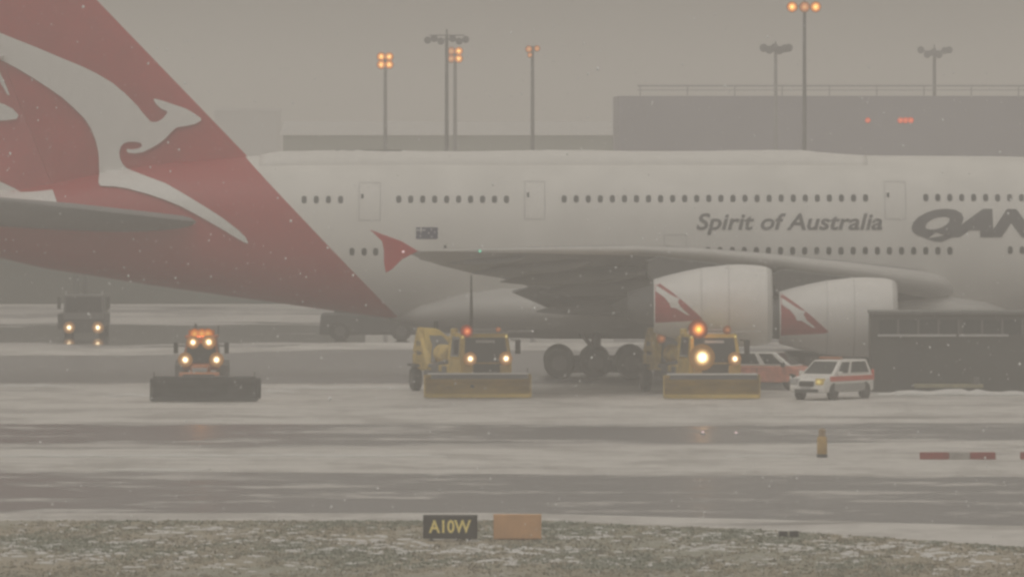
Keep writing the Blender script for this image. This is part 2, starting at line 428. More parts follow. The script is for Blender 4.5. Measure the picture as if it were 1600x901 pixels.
def decal(name, polys, m, parent, bv=None, off=.02, step=.25, d=397.0, px=True):
    bm = bmesh.new()
    for poly in polys:
        pts = [Vector((PX(x, d), 0, PZ(y, d))) if px else Vector((x, 0, y)) for x, y in poly]
        vs = [bm.verts.new(p) for p in pts]
        for t in tessellate_polygon([pts]):
            try: bm.faces.new([vs[i] for i in t])
            except ValueError: pass
    project(bm, bv, off, step)
    me = bpy.data.meshes.new(name); bm.to_mesh(me); bm.free(); me.materials.append(m)
    return link(bpy.data.objects.new(name, me), parent)

body = [(-70, 20), (-30, 42), (0, 52), (20, 60), (53, 73), (93, 90), (125, 103), (150, 115), (175, 130), (195, 147), (213, 165), (225, 180), (234, 190), (243, 191), (252, 186),
        (259, 178), (260, 174), (250, 170), (243, 163), (238, 156), (240, 154), (255, 158), (275, 165), (290, 170), (303, 178), (313, 185), (312, 189), (303, 194), (290, 197), (275, 199), (268, 205),
        (257, 217), (245, 226), (232, 233), (222, 238), (210, 240), (199, 239), (196, 236), (197, 232.5), (205, 233.5), (215, 232), (221, 228), (219, 224), (210, 221.5), (200, 221.5), (192, 224), (187, 230), (185, 238), (186, 247), (190, 256),
        (197, 263), (210, 268), (235, 277), (260, 286), (290, 303), (320, 321), (350, 340), (375, 359), (386, 370), (390, 380), (384, 378), (370, 370), (345, 355), (315, 338), (285, 322), (255, 310), (230, 302), (200, 294),
        (180, 291), (157, 290), (154, 285), (153, 250), (152, 237), (148, 220), (140, 200), (130, 185), (115, 170), (95, 152), (75, 138), (50, 122), (25, 107), (8, 98), (0, 94), (-25, 84), (-60, 60)]
leg1 = [(-60, 150), (-10, 159), (5, 163), (18, 170), (27, 180), (24, 186), (10, 188), (-60, 192)]
leg2 = [(-12, 95), (0, 118), (8, 135), (13, 149), (9, 148), (2, 135), (-9, 118)]
foot = [(-60, 262), (-20, 278), (0, 285), (15, 292), (32, 300), (55, 299), (82, 296), (86, 305), (93, 322), (80, 335), (-60, 335)]
decal('tail_emblem', [body, leg1, leg2, foot], M['tail_white'], air, off=.12, step=.14, d=398.5)

# lettering
def lettering(name, s, x0, y0, x1, y1, m, parent, bv=None, d=396.6, shear=.25, bold=0, off=.03, step=.12, flat=None):
    """text whose inked box spans the given rectangle (in 1600-px pixels at distance d, or metres when d is None)"""
    cu = bpy.data.curves.new(name, 'FONT'); cu.body = s; cu.shear = shear; cu.offset = bold; cu.resolution_u = 4
    to = bpy.data.objects.new('lettering_source', cu); COL.objects.link(to)
    bpy.context.view_layer.update()
    me = bpy.data.meshes.new_from_object(to.evaluated_get(bpy.context.evaluated_depsgraph_get()))
    bpy.data.objects.remove(to); bpy.data.curves.remove(cu)
    X0, X1 = (PX(x0, d), PX(x1, d)) if d else (x0, x1)
    Z0, Z1 = (PZ(y1, d), PZ(y0, d)) if d else (y0, y1)
    vx = [v.co.x for v in me.vertices]; vy = [v.co.y for v in me.vertices]
    a, b, c, e = min(vx), max(vx), min(vy), max(vy)
    for v in me.vertices:
        v.co = Vector((X0 + (v.co.x - a) / (b - a) * (X1 - X0), 0 if flat is None else flat, Z0 + (v.co.y - c) / (e - c) * (Z1 - Z0)))
    bm = bmesh.new(); bm.from_mesh(me)
    if flat is None: project(bm, bv, off, step)
    bm.to_mesh(me); bm.free(); me.materials.clear(); me.materials.append(m)
    return link(bpy.data.objects.new(name, me), parent)
lettering('slogan', 'Spirit of Australia', 1088, 333, 1379, 367, M['text_grey'], air, shear=.22, bold=.02)
lettering('airline_lettering', 'QANTAS', 1424, 326, 1790, 378, M['text_grey'], air, shear=.42, bold=.07)

# flag
FX0, FX1, FY0, FY1, fd = 650, 684, 355, 373, 396.6
decal('flag', [[(FX0, FY0), (FX1, FY0), (FX1, FY1), (FX0, FY1)]], M['flag_blue'], air, d=fd, off=.025)
decal('flag_pattern', [[(FX0, FY0 + 3.5), (FX0 + 15, FY0 + 3.5), (FX0 + 15, FY0 + 5), (FX0, FY0 + 5)], [(FX0 + 7, FY0), (FX0 + 8.4, FY0), (FX0 + 8.4, FY0 + 9), (FX0 + 7, FY0 + 9)]] +
      [[(x, y - 1.6), (x + 1.3, y), (x, y + 1.6), (x - 1.3, y)] for x, y in ((657, 368.5), (674, 358.5), (679.5, 362.5), (670, 364), (674.5, 369.5))], M['tail_white'], air, d=fd, off=.04)

# cabin windows
winmb = MB()
wr, wh_ = .125, .185
ring = [(wr * math.copysign(abs(math.cos(t)) ** .7, math.cos(t)), wh_ * math.copysign(abs(math.sin(t)) ** .7, math.sin(t))) for t in (2 * math.pi * i / 14 for i in range(14))]
winmb.loft([[(x, -.015, z) for x, z in ring], [(x, .03, z) for x, z in ring]])
win0 = None
def put_window(px, py, sc=1.0):
    global win0
    x, z = PX(px, 396.6), PZ(py, 396.6)
    loc, nr = surf(x, z)
    if win0 is None: o = win0 = winmb.build('window', M['pane'], air)
    else: o = win0.copy(); COL.objects.link(o); o.parent = air
    o.location = loc + nr * .012
    o.rotation_euler = (math.asin(max(-1, min(1, -nr.z))) if nr.y < 0 else 0, 0, 0)
    o.rotation_euler = (-math.atan2(nr.z, -nr.y), 0, 0); o.scale = (sc, 1, sc)
for i in range(4): put_window(475 + 19 * i, 312)
for i in range(10): put_window(623 + 18.7 * i, 311.5)
for i in range(26): put_window(881.5 + 18.85 * i, 311 - .06 * i)
for i in range(9): put_window(1447 + 18.7 * i, 309)
for px in (550, 569, 587): put_window(px, 393)
for i in range(21): put_window(1106 + 18.9 * i, 391.5)
for i in range(2): put_window(1578 + 18.9 * i, 390.5)
# cabin doors: a panel with a seam round it and a small window
def cabin_door(x0, y0, x1, y1):
    t = 1.6
    fr = decal('cabin_door', [[(x0, y0), (x1, y0), (x1, y0 + t), (x0, y0 + t)], [(x0, y1 - t), (x1, y1 - t), (x1, y1), (x0, y1)],
               [(x0, y0 + t), (x0 + t, y0 + t), (x0 + t, y1 - t), (x0, y1 - t)], [(x1 - t, y0 + t), (x1, y0 + t), (x1, y1 - t), (x1 - t, y1 - t)]], M['seam'], air, d=396.6, off=.015)
    decal('door_window', [[(x0 + 4, y0 + 18), (x0 + 8, y0 + 18), (x0 + 8, y0 + 25), (x0 + 4, y0 + 25)]], M['pane'], fr, d=396.6, off=.02)
for a in ((560, 285, 595, 345), (819, 283, 852, 343), (1382, 283, 1416, 343), (1037, 366, 1073, 420)): cabin_door(*a)
for px, py in ((467, 255), (696, 384)): decal('drain_port', [[(px - 2, py - 2), (px + 2, py - 2), (px + 2, py + 3), (px - 2, py + 3)]], M['text_grey'], air, d=398)

# wing (the near one; its twin is hidden behind the fuselage)
SEC = [  # span, x of leading edge px, py, x of trailing edge px, py, thickness ratio
    (2.5, 1506, 450, 912, 492, .125), (8, 1360, 428, 872, 470, .12), (14.5, 1218, 409, 822, 446, .11), (20, 1108, 397, 782, 434, .10),
    (25.7, 1004, 391, 738, 427, .095), (31, 880, 390.5, 690, 415, .09), (36, 760, 391, 660, 405, .085), (38.5, 690, 391.5, 640, 396.5, .08), (39.6, 655, 392, 612, 394, .07)]
def wing_ring(s, lx, ly, tx, ty, th, n=11, fr=1.0, off=0):
    d = AY - s
    L = Vector((PX(lx, d), -s, PZ(ly, d))); T = Vector((PX(tx, d), -s, PZ(ty, d))); c = T - L; ch = c.length
    nr = Vector((-c.z, 0, c.x)).normalized()
    if nr.z < 0: nr = -nr
    up, dn = [], []
    for i in range(n):
        t = (i / (n - 1)) ** 1.6 * fr
        y = 5 * th * (.2969 * math.sqrt(t) - .126 * t - .3516 * t * t + .2843 * t ** 3 - .1036 * t ** 4) * ch
        cam_ = .02 * ch * math.sin(math.pi * t)
        up.append(L + c * t + nr * (y + cam_ + off)); dn.append(L + c * t + nr * (-y * .85 + cam_ - off))
    return [tuple(p) for p in up] + [tuple(p) for p in reversed(dn[1:])]
MB().loft([wing_ring(*q) for q in SEC]).build('wing', M['wing_grey'], air, smooth=True, auto=60)
MB().loft([wing_ring(*q, n=7, fr=.055, off=.012) for q in SEC], cap=True).build('wing_slat', M['slat'], air, smooth=True, auto=60)
# inner flap, drooped
# wingtip fence
fd_ = AY - 39.8
fence = [(653, 392), (628, 377), (577, 358.5), (584, 364), (597, 377), (600, 392), (600, 410), (603, 426), (612, 421), (628, 405)]
v = [(PX(x, fd_), -39.8 - .04, PZ(y, fd_)) for x, y in fence] + [(PX(x, fd_), -39.8 + .10, PZ(y, fd_)) for x, y in fence]
n_ = len(fence)
MB().add(v, [tuple(range(n_)), tuple(range(2 * n_ - 1, n_ - 1, -1))] + [(i, (i + 1) % n_, n_ + (i + 1) % n_, n_ + i) for i in range(n_)]).build('wingtip_fence', M['tail_red'], air, bevel=.02)
nv = lens('navigation_light', M['white_nav'], air, (PX(630, fd_), -39.9, PZ(393, fd_)), .06)
lens('navigation_light', M['green_nav'], air, (PX(750, AY - 36.4), -36.6, PZ(392, AY - 36.4)), .07)
# flap track fairings
def canoe(s, x0, y0, x1, y1, r):
    d = AY - s
    A = Vector((PX(x0, d), -s, PZ(y0, d))); B = Vector((PX(x1, d), -s, PZ(y1, d)))
    rings = []
    for i in range(11):
        t = i / 10; rr = r * (max(.02, math.sin(math.pi * t ** .8)) ** .7)
        c = A.lerp(B, t)
        rings.append([(c.x, c.y + rr * .62 * math.cos(a), c.z + rr * math.sin(a)) for a in (2 * math.pi * k / 14 for k in range(14))])
    MB().loft(rings).build('flap_fairing', M['wing_grey'], air, smooth=True)
canoe(32.5, 820, 402, 690, 409, .24)
canoe(27.5, 925, 410, 738, 427, .32)
canoe(21.5, 1015, 424, 782, 440, .4)
canoe(15.5, 1100, 440, 842, 456, .5)
canoe(9.5, 1160, 462, 838, 486, .55)
# inboard flap panel
def slab(name, pts, th, m):
    v = [Vector(p) for p in pts]; MB().hexa([p - Vector((0, 0, th)) for p in v], v).build(name, m, air, bevel=.02)
def wp(s, px, py): d = AY - s; return (PX(px, d), -s, PZ(py, d))
slab('flap', [wp(14, 850, 441), wp(4.5, 965, 468), wp(4.5, 880, 488), wp(14, 800, 454)], .1, M['wing_grey'])
slab('aileron', [wp(36, 672, 399), wp(28, 760, 409), wp(28, 722, 419), wp(36, 655, 403.5)], .06, M['wing_grey'])

# engines
def engine(s, x_back, x_front, y_top, dia):
    d = AY - s
    xb, xf = PX(x_back, d), PX(x_front, d); r = dia / 2; zc = PZ(y_top, d) - r; Ln = xf - xb
    prof = [(0, r * .66), (.1 * Ln, r * .745), (.25 * Ln, r * .85), (.42 * Ln, r * .945), (.58 * Ln, r * .99), (.75 * Ln, r), (.9 * Ln, r * .975), (.955 * Ln, r * .94)]
    mb = MB().lathe(prof, (xb, -s, zc), 'X', 48, cap=False)
    nac = mb.build('nacelle', M['tail_white'], air, smooth=True)
    lip = [(.955 * Ln, r * .94), (.985 * Ln, r * .90), (Ln, r * .84), (.985 * Ln, r * .79), (.9 * Ln, r * .77), (.75 * Ln, r * .77)]
    MB().lathe(lip, (xb, -s, zc), 'X', 48, cap=False).build('inlet_lip', M['slat'], nac, smooth=True)
    MB().lathe([(.74 * Ln, r * .78), (.745 * Ln, r * .2), (.85 * Ln, .02)], (xb, -s, zc), 'X', 40).build('fan', M['dark_metal'], nac, smooth=True, auto=30)
    MB().lathe([(.05 * Ln, r * .60), (-.02 * Ln, r * .50), (-.22 * Ln, r * .34), (-.22 * Ln, r * .22), (-.36 * Ln, .03)], (xb, -s, zc), 'X', 32).build('exhaust_cone', M['mid_metal'], nac, smooth=True, auto=30)
    for f_, rr in ((.40, .937), (.63, .996)):
        MB().lathe([(f_ * Ln - .02, r * rr), (f_ * Ln - .02, r * rr + .012), (f_ * Ln + .02, r * rr + .014), (f_ * Ln + .02, r * rr)], (xb, -s, zc), 'X', 48).build('cowl_seam', M['seam'], nac, smooth=True, auto=30)
    # pylon
    pts = [(-.06 * Ln, r * .8), (-.02 * Ln, r * .55), (.3 * Ln, r * .8), (.62 * Ln, r * .99), (.45 * Ln, r * 1.06), (.2 * Ln, r * 1.14), (.05 * Ln, r * 1.2), (-.06 * Ln, r * 1.1)]
    v = [(xb + a, -s - .28, zc + b) for a, b in pts] + [(xb + a, -s + .28, zc + b) for a, b in pts]; k = len(pts)
    MB().add(v, [tuple(range(k)), tuple(range(2 * k - 1, k - 1, -1))] + [(i, (i + 1) % k, k + (i + 1) % k, k + i) for i in range(k)]).build('pylon', M['pylon_grey'], air, bevel=.08)
    ebv = bvh(mb)
    W_, H_ = x_front - x_back, 1
    q = lambda a, b: (x_back + a, y_top + b)
    decal('red_panel', [[q(2, 24), q(28, 42), q(52, 62), q(76, 84), q(68, 86), q(2, 90)]], M['panel_red'], nac, bv=ebv, off=.02, step=.25, d=d)
    decal('engine_emblem', [[q(3, 31), q(14, 38), q(26, 46), q(34, 50), q(40, 52), q(37, 57), q(42, 66), q(56, 78), q(50, 77), q(34, 67), q(26, 66), q(24, 60), q(16, 50), q(3, 41)]], M['tail_white'], nac, bv=ebv, off=.035, step=.25, d=d)
engine(25.7, 1021, 1206, 413, 3.75)
engine(14.9, 1217, 1401, 433, 3.75)

# horizontal stabiliser
def stab_ring(s, xl, xt, z, th):
    pts = foil(xl, xt, th, 12)
    return [(x, -s, z + h) for x, h in pts] + [(x, -s, z - h) for x, h in reversed(pts[1:])]
MB().loft([stab_ring(.6, -13.4, -26.0, 7.35, 1.0), stab_ring(3, -15.3, -26.6, 7.6, .9), stab_ring(9, -19.8, -27.6, 8.2, .8), stab_ring(14.6, -24.1, -28.4, 8.75, .45), stab_ring(15.3, -25.6, -28.6, 8.8, .2)]).build('tailplane', M['wing_grey'], air, smooth=True, auto=60)
# crown antenna fairing
MB().loft([oval(x, t, 10.75, w, 16, 2.4) for x, t, w in ((-8.8, 10.78, .2), (-8.6, 11.06, .6), (-5.4, 11.06, .6), (-5.1, 10.78, .2))]).build('antenna_fairing', M['mid_metal'], air, smooth=True, auto=40)

# landing gear
def gear(s, xs_, r=.76, top=2.6):
    cx = sum(xs_) / len(xs_)
    g = MB().tube((cx, -s, .75), (cx + .1, -s, top), .2).tube((xs_[0], -s, .75), (xs_[-1], -s, .75), .14).tube((cx, -s, 1.3), (cx - 1.1, -s + .2, top), .08).build('landing_gear', M['dark_metal'], air, smooth=True, auto=40)
    for x in xs_:
        for dy in (-.62, .62):
            w_ = MB().lathe([(-.24, r * .5), (-.24, r * .88), (-.15, r), (.15, r), (.24, r * .88), (.24, r * .5)], (0, 0, 0), 'Y', 26).build('wheel', M['rubber'], g, smooth=True, auto=40); w_.location = (x, -s + dy, r)
            MB().lathe([(-.255, .08), (-.25, r * .5), (.25, r * .5), (.255, .08)], (0, 0, 0), 'Y', 20).build('rim', M['rim'], w_, smooth=True, auto=30)
    return g
gear(2.6, (2.3, 4.05, 5.8)); gear(-2.6, (2.3, 4.05, 5.8))
gear(6.2, (7.6, 9.4), top=3.6); gear(-6.2, (7.6, 9.4), top=3.6); gear(0, (33,), r=.6)
MB().box(6.6, 7.2, -3.4, -3.3, .6, 2.2).build('gear_door', M['dark_metal'], air)
MB().box(1.8, 6.3, -1.7, -1.6, .25, 1.0).build('gear_door', M['dark_metal'], air)
MB().box(1.8, 6.3, 1.6, 1.7, .25, 1.0).build('gear_door', M['dark_metal'], air)

# snow lying along the crown
snow_rings = []
x = -12.3
rnd = random.Random(3)
while x < 17.6:
    t, b, hw = fus_at(x); zc, hh = (t + b) / 2, (t - b) / 2
    fade = min(1, (x + 12.6) / 1.2) * min(1, max(0.0, (17.5 - x) / 3.4)) ** 1.3
    th = (.22 + .03 * math.sin(x * .6) + .012 * rnd.uniform(-1, 1)) * fade
    up, dn = [], []
    for k in range(13):
        a = -1 + k / 6; y = a * 1.75
        zz = zc + hh * (1 - (abs(y) / hw) ** 2.15) ** (1 / 2.15)
        e = (1 - a * a) ** .4 if abs(a) < 1 else 0
        up.append((x, y, zz + th * e + .004)); dn.append((x, y, zz - .06))
    snow_rings.append(up + list(reversed(dn)))
    x += .4
M['crown_snow'] = mat('crown snow', (.70, .69, .665), .9, var=.05)
so = MB().loft(snow_rings).build('snow', M['crown_snow'], smooth=True); so.location = (0, AY, 0)
tag(so, 'layer of fresh snow lying along the crown of the airliner', 'snow', kind='stuff')

# ------------------------------------------------------------------ background buildings
M['shed'] = mat('far shed cladding', (.345, .335, .375), .7, var=.12, scale=.08)
M['shed_low'] = mat('far shed lower wall', (.32, .325, .32), .7, var=.12, scale=.08)
M['far_wall'] = mat('far wall', (.24, .26, .22), .8, var=.1, scale=.1)
wd = 690
ware = thing('warehouse', (PX(1300, wd), wd, 0), 'long dark grey flat roofed warehouse with red lamps beyond the airliner', 'warehouse')
ox = PX(1300, wd)
wx0 = PX(967, wd) - ox; wx1 = 48
MB().box(wx0, wx1, 0, 40, 9.4, PZ(150, wd)).build('upper_wall', M['shed'], ware)
MB().box(wx0 + .05, wx1 - .05, .15, 39.8, 0, 9.4).build('lower_wall', M['shed_low'], ware)
rl = MB().box(wx0 + 1.6, wx1, 3, 3.12, 15.28, 15.42).box(wx0 + 1.6, wx1, 3, 3.1, 14.95, 15.02)
for i in range(16): rl.box(wx0 + 1.8 + i * 4, wx0 + 1.9 + i * 4, 3, 3.1, PZ(150, wd), 15.4)
rl.build('roof_railing', M['pale_metal'], ware)
for i in range(7): MB().box(-14 + i * 8.2, -11.2 + i * 8.2, -.05, .14, .3, 4.2).build('loading_door', M['mid_metal'], ware)
for px in (1356, 1407, 1415, 1423): lens('wall_lamp', M['red_lamp'], ware, (PX(px, wd) - ox, -.06, PZ(188, wd)), .24 if px == 1356 else .27)

td = 900
term = thing('terminal_building', (PX(700, td), td, 0), 'very long pale roofed terminal fading into the snow haze behind the masts', 'building')
ox = PX(700, td); x0, x1 = PX(442, td) - ox, PX(1010, td) - ox
zr = PZ(190, td + 20); ze = PZ(210, td)
MB().box(x0, x1, .4, 40, 0, ze - .1).build('wall', M['far_wall'], term)
MB().prism([(0, ze - .1), (20, zr), (41, ze - .1)], x0 - .4, x1 + .4).build('roof', M['snow'], term)
M['hangar_wall'] = mat('pale hangar wall', (.50, .49, .51), .8, var=.1, scale=.1)
hd = 1500
hang = thing('hangar', (PX(375, hd), hd, 0), 'faint bluish grey hangar almost lost in the haze beside the red fin', 'hangar')
a0, a1 = PX(335, hd) - PX(375, hd), PX(432, hd) - PX(375, hd)
MB().box(a0, a1, 0, 30, 0, PZ(174, hd)).build('wall', M['hangar_wall'], hang)
MB().prism([(-.4, PZ(174, hd)), (15, PZ(169, hd)), (30.4, PZ(174, hd))], a0 - .3, a1 + .3).build('roof', M['hangar_wall'], hang)

M['wall_grey'] = mat('stained wall', (.075, .08, .072), .85, var=.2, scale=.25)
bw = thing('blast_wall', (PX(180, 557), 557, 0), 'long low dark grey wall standing behind the tail of the airliner', 'wall')
MB().box(-24, 17, 0, .8, 0, 4.6).build('panel', M['wall_grey'], bw, bevel=.05)
MB().box(-24.1, 17.1, -.1, .9, 4.6, 4.75).build('coping', M['mid_metal'], bw)

# ------------------------------------------------------------------ light masts
def mast(px, py_head, d, kind, label, lampm=None, tilt=0, mm='mast'):
    z = PZ(py_head, d); t = thing('light_mast', (PX(px, d), d, 0), label, 'light mast', 'tall apron light masts beyond the airliner')
    MB().tube((0, 0, 0), (0, 0, z + .3), .20 * d / 600, .12 * d / 600, 12).build('pole', M[mm], t, smooth=True, auto=40)
    def lamp(x, zz, r, lm):
        hd_ = MB().lathe([(0, r * .6), (.12, r * .95), (.34, r * 1.08), (.36, r * .9)], (0, 0, 0), 'Y', 18)
        hd_.v = [(a, -b + .1, c) for a, b, c in hd_.v]
        h = hd_.build('floodlight', M['mast'], t, smooth=True, auto=40); h.location = (x, -.1, zz)
        if lm: lens('lens', lm, h, (0, -.27, 0), r)
    if kind == 'four':
        MB().box(-.55, .55, -.1, .1, z - .06, z + .06).box(-.06, .06, -.1, .1, z - .5, z + .5).build('lamp_frame', M['mast'], t)
        for a in (-.34, .34):
            for b in (-.34, .34): lamp(a, z + b, .38, lampm if not (a < 0 and lampm is M['sodium'] and tilt) else M['sodium_weak'])
    elif kind == 'three':
        MB().box(-1.05, 1.05, -.06, .06, z - .05, z + .05).tube((0, 0, z), (0, 0, z + .7), .05).build('lamp_frame', M['mast'], t)
        for a in (-.8, 0, .7): lamp(a, z - .05, .34, lampm if a else M['sodium_weak'])
    elif kind == 'pair':
        MB().box(-.5, .5, -.06, .06, z - .05, z + .05).build('lamp_frame', M['mast'], t)
        lamp(-.28, z + .05, .28, lampm); lamp(.36, z + .1, .24, lampm); lamp(-.2, z - .42, .2, lampm)
    elif kind == 'bar':
        MB().box(-1.45, 1.45, -.06, .06, z - .05, z + .05).box(-1.2, 1.2, .3, .4, z + .25, z + .33).tube((0, 0, z), (0, 0, z + .7), .06).build('lamp_frame', M['mast'], t)
        for a in (-1.3, -.85, -.4, .4, .85, 1.3): lamp(a, z - .02 + .1 * math.sin(a * 5), .23, None)
    elif kind == 'cluster':
        MB().box(-1.0, 1.0, -.06, .06, z - .05, z + .05).tube((0, 0, z), (0, 0, z + .6), .06).build('lamp_frame', M['mast'], t)
        for a, b in ((-.95, .1), (-.5, -.05), (-.1, .12), (.3, -.08), (.7, .05), (1.0, .1)): lamp(a * (1.3 if tilt else 1), z + b - (.25 if tilt and abs(a) < .6 else 0), .3, None)
    return t
mast(602, 95, 700, 'four', 'light mast with four lit orange lamps, standing alone closest to the red fin', M['sodium'])
mast(698, 62, 560, 'bar', 'dark unlit mast with a wide crossbar of floodlights in front of a lit mast')
mast(711, 86, 740, 'four', 'mast with lit orange lamps half hidden by the unlit crossbar mast', M['sodium'], tilt=1)
mast(832, 78, 640, 'pair', 'light mast with a small dull orange lamp cluster near the warehouse corner', M['sodium_weak'])
mast(1212, 77, 640, 'cluster', 'pale poled mast with an unlit lamp cluster in front of the warehouse', mm='pale_metal')
mast(1257, 10, 520, 'three', 'tallest mast with three orange lamps in a row above the warehouse', M['sodium'])
mast(1460, 80, 735, 'cluster', 'grey unlit mast with drooping lamp arms rising behind the warehouse roof', tilt=1)

# ------------------------------------------------------------------ vehicles
def plough_truck(label):
    t = thing('plough_truck', (0, 0, 0), label, 'snow plough truck', 'yellow snow plough trucks clearing the apron')
    # chassis
    MB().box(-.45, .45, -1.0, 9.0, .62, .95).box(-1.1, 1.1, -1.35, -1.1, .55, .95).build('chassis', M['dark_metal'], t, bevel=.03)
    for y in (0, 8.2):
        for x in (-1.03, 1.03): wheel(t, (x, y, .56), .56, .4)
    # cab
    b = [(-1.2, -1.3, 1.0), (1.2, -1.3, 1.0), (1.2, .9, 1.0), (-1.2, .9, 1.0)]
    m_ = [(-1.2, -1.3, 1.72), (1.2, -1.3, 1.72), (1.2, .9, 1.72), (-1.2, .9, 1.72)]
    tp = [(-1.08, -1.02, 2.86), (1.08, -1.02, 2.86), (1.08, .85, 2.86), (-1.08, .85, 2.86)]
    cb = MB().hexa(b, m_).hexa([(x, y, z + .002) for x, y, z in m_], tp); cab = cb.build('cab', M['yellow'], t, bevel=.05)
    g = MB().quad([m_[0], m_[1], tp[1], tp[0]], .08, .92, -.12, .84, .015); g.build('windscreen', M['glass'], cab)
    MB().quad([m_[0], m_[1], tp[1], tp[0]], .3, .7, .64, .74, .03, .015).build('sun_visor', M['pale_metal'], cab)
    for f in ([m_[3], m_[0], tp[0], tp[3]], [m_[1], m_[2], tp[2], tp[1]]): MB().quad(f, .12, .85, .08, .86, .015).build('side_window', M['glass'], cab)
    MB().quad([b[0], b[1], m_[1], m_[0]], .2, .8, .1, .7, .02).build('grille', M['dark_metal'], cab)
    MB().box(-1.12, 1.12, -1.0, -.7, 2.87, 2.93).box(-.9, .9, -.75, -.6, 3.0, 3.08).box(-.9, -.84, -.75, -.6, 2.9, 3.0).box(.84, .9, -.75, -.6, 2.9, 3.0).build('roof_rack', M['pale_metal'], cab)
    for sx in (-1, 1):
        MB().box(sx * 1.45 - .12, sx * 1.45 + .12, -1.45, -1.36, 1.95, 2.6).tube((sx * 1.18, -1.1, 2.6), (sx * 1.45, -1.38, 2.55), .025).build('mirror', M['black'], cab, bevel=.02)
        MB().box(sx * 1.62 - .6 if sx > 0 else sx * 1.2 - .05, sx * 1.62 + .55 if sx > 0 else sx * 1.2 + .05, -1.12, -1.04, 2.93, 3.0).build('marker_arm', M['pale_metal'], cab)
    hl = []
    for sx in (-1, 1):
        MB().box(sx * .83 - .2, sx * .83 + .2, -1.6, -1.32, 1.5, 1.95).build('lamp_bracket', M['yellow'], cab, bevel=.03)
        hl.append(lens('headlight', M['headlamp'], cab, (sx * .83, -1.62, 1.75), .31))
        MB().box(sx * .85 - .22, sx * .85 + .22, -1.4, -1.28, 1.08, 1.45).build('indicator', M['blade_yellow'], cab, bevel=.02)
    b1 = lens('beacon', M['beacon_red'], cab, (-.86, -1.05, 2.98), .30, flat=.6)
    b2 = lens('beacon', M['beacon_dim'], cab, (.62, -1.05, 3.05), .13, flat=.6)
    lens('roof_lamp', M['yellow_lamp'], cab, (-1.05, -1.12, 2.72), .075); lens('roof_lamp', M['yellow_lamp'], cab, (.98, -1.12, 2.74), .075)
    # equipment behind the cab
    MB().box(-1.15, 1.15, 1.15, 5.6, .95, 1.4).box(-.2, 1.1, 1.5, 4.8, 1.4, 2.15).build('equipment_deck', M['yellow'], t, bevel=.08)
    MB().lathe([(0, .1), (.06, .42), (2.5, .42), (2.56, .1)], (-.62, 2.2, 1.82), 'Y', 22).build('tank', M['blade_yellow'], t, smooth=True, auto=40)
    MB().box(-1.1, -.62, 1.05, 1.5, 1.4, 2.7).tube((-.86, 1.28, 2.7), (-.86, 1.28, 3.05), .17).build('intake_stack', M['blade_yellow'], t, bevel=.05)
    MB().tube((-1.05, 2.0, 1.5), (-1.12, 4.9, 1.25), .1).tube((-1.0, 4.8, 1.3), (-.7, 5.7, 2.3), .13).tube((-.3, 1.5, 2.2), (.4, 4.6, 2.35), .07).build('pipework', M['mid_metal'], t, smooth=True, auto=40)
    for y0, y1 in ((1.6, 2.3), (3.2, 4.4)): MB().box(-1.2, -1.12, y0, y1, .98, 1.32).build('locker', M['mid_metal'], t, bevel=.02)
    lo = [(-1.0, 5.9, .95), (1.0, 5.9, .95), (1.0, 9.0, .95), (-1.0, 9.0, .95)]; mi_ = [(-1.05, 6.0, 1.75), (1.0, 6.0, 1.75), (1.0, 8.9, 1.75), (-1.05, 8.9, 1.75)]
    up_ = [(-.98, 6.8, 2.95), (-.28, 6.8, 2.9), (-.28, 8.3, 2.9), (-.98, 8.3, 2.95)]
    MB().hexa(lo, mi_).hexa([(x, y, z + .002) for x, y, z in mi_], up_).build('engine_housing', M['yellow'], t, bevel=.12)
    MB().quad([mi_[0], mi_[1], up_[1], up_[0]], .2, .75, .15, .7, .02).build('radiator_grille', M['mid_metal'], t)
    MB().tube((-.95, 5.7, 1.2), (-.95, 6.9, 2.4), .2).tube((-.95, 6.9, 2.4), (-.8, 7.9, 2.75), .2).build('blower_duct', M['blade_yellow'], t, smooth=True, auto=40)
    for y in (7.3, 7.75): MB().box(-1.03, -.985, y, y + .25, 1.4, 2.3).build('vent', M['dark_metal'], t)
    MB().tube((-.2, 7.6, 2.85), (-.2, 7.6, 3.25), .12).build('exhaust_pipe', M['dark_metal'], t, smooth=True, auto=40)
    for x in (-1.26, .75): MB().box(x, x + .51, 7.45, 8.95, 1.12, 1.24).build('mudguard', M['black'], t, bevel=.03)
    MB().box(-1.3, -1.22, 1.3, 5.3, .75, 1.05).build('side_rail', M['dark_metal'], t)
    # push frame
    MB().tube((-.6, -1.2, .6), (-.9, -2.3, .5), .09).tube((.6, -1.2, .6), (.3, -2.3, .5), .09).build('push_frame', M['dark_metal'], t, smooth=True, auto=40)
    return t, cab, hl, (b1, b2)

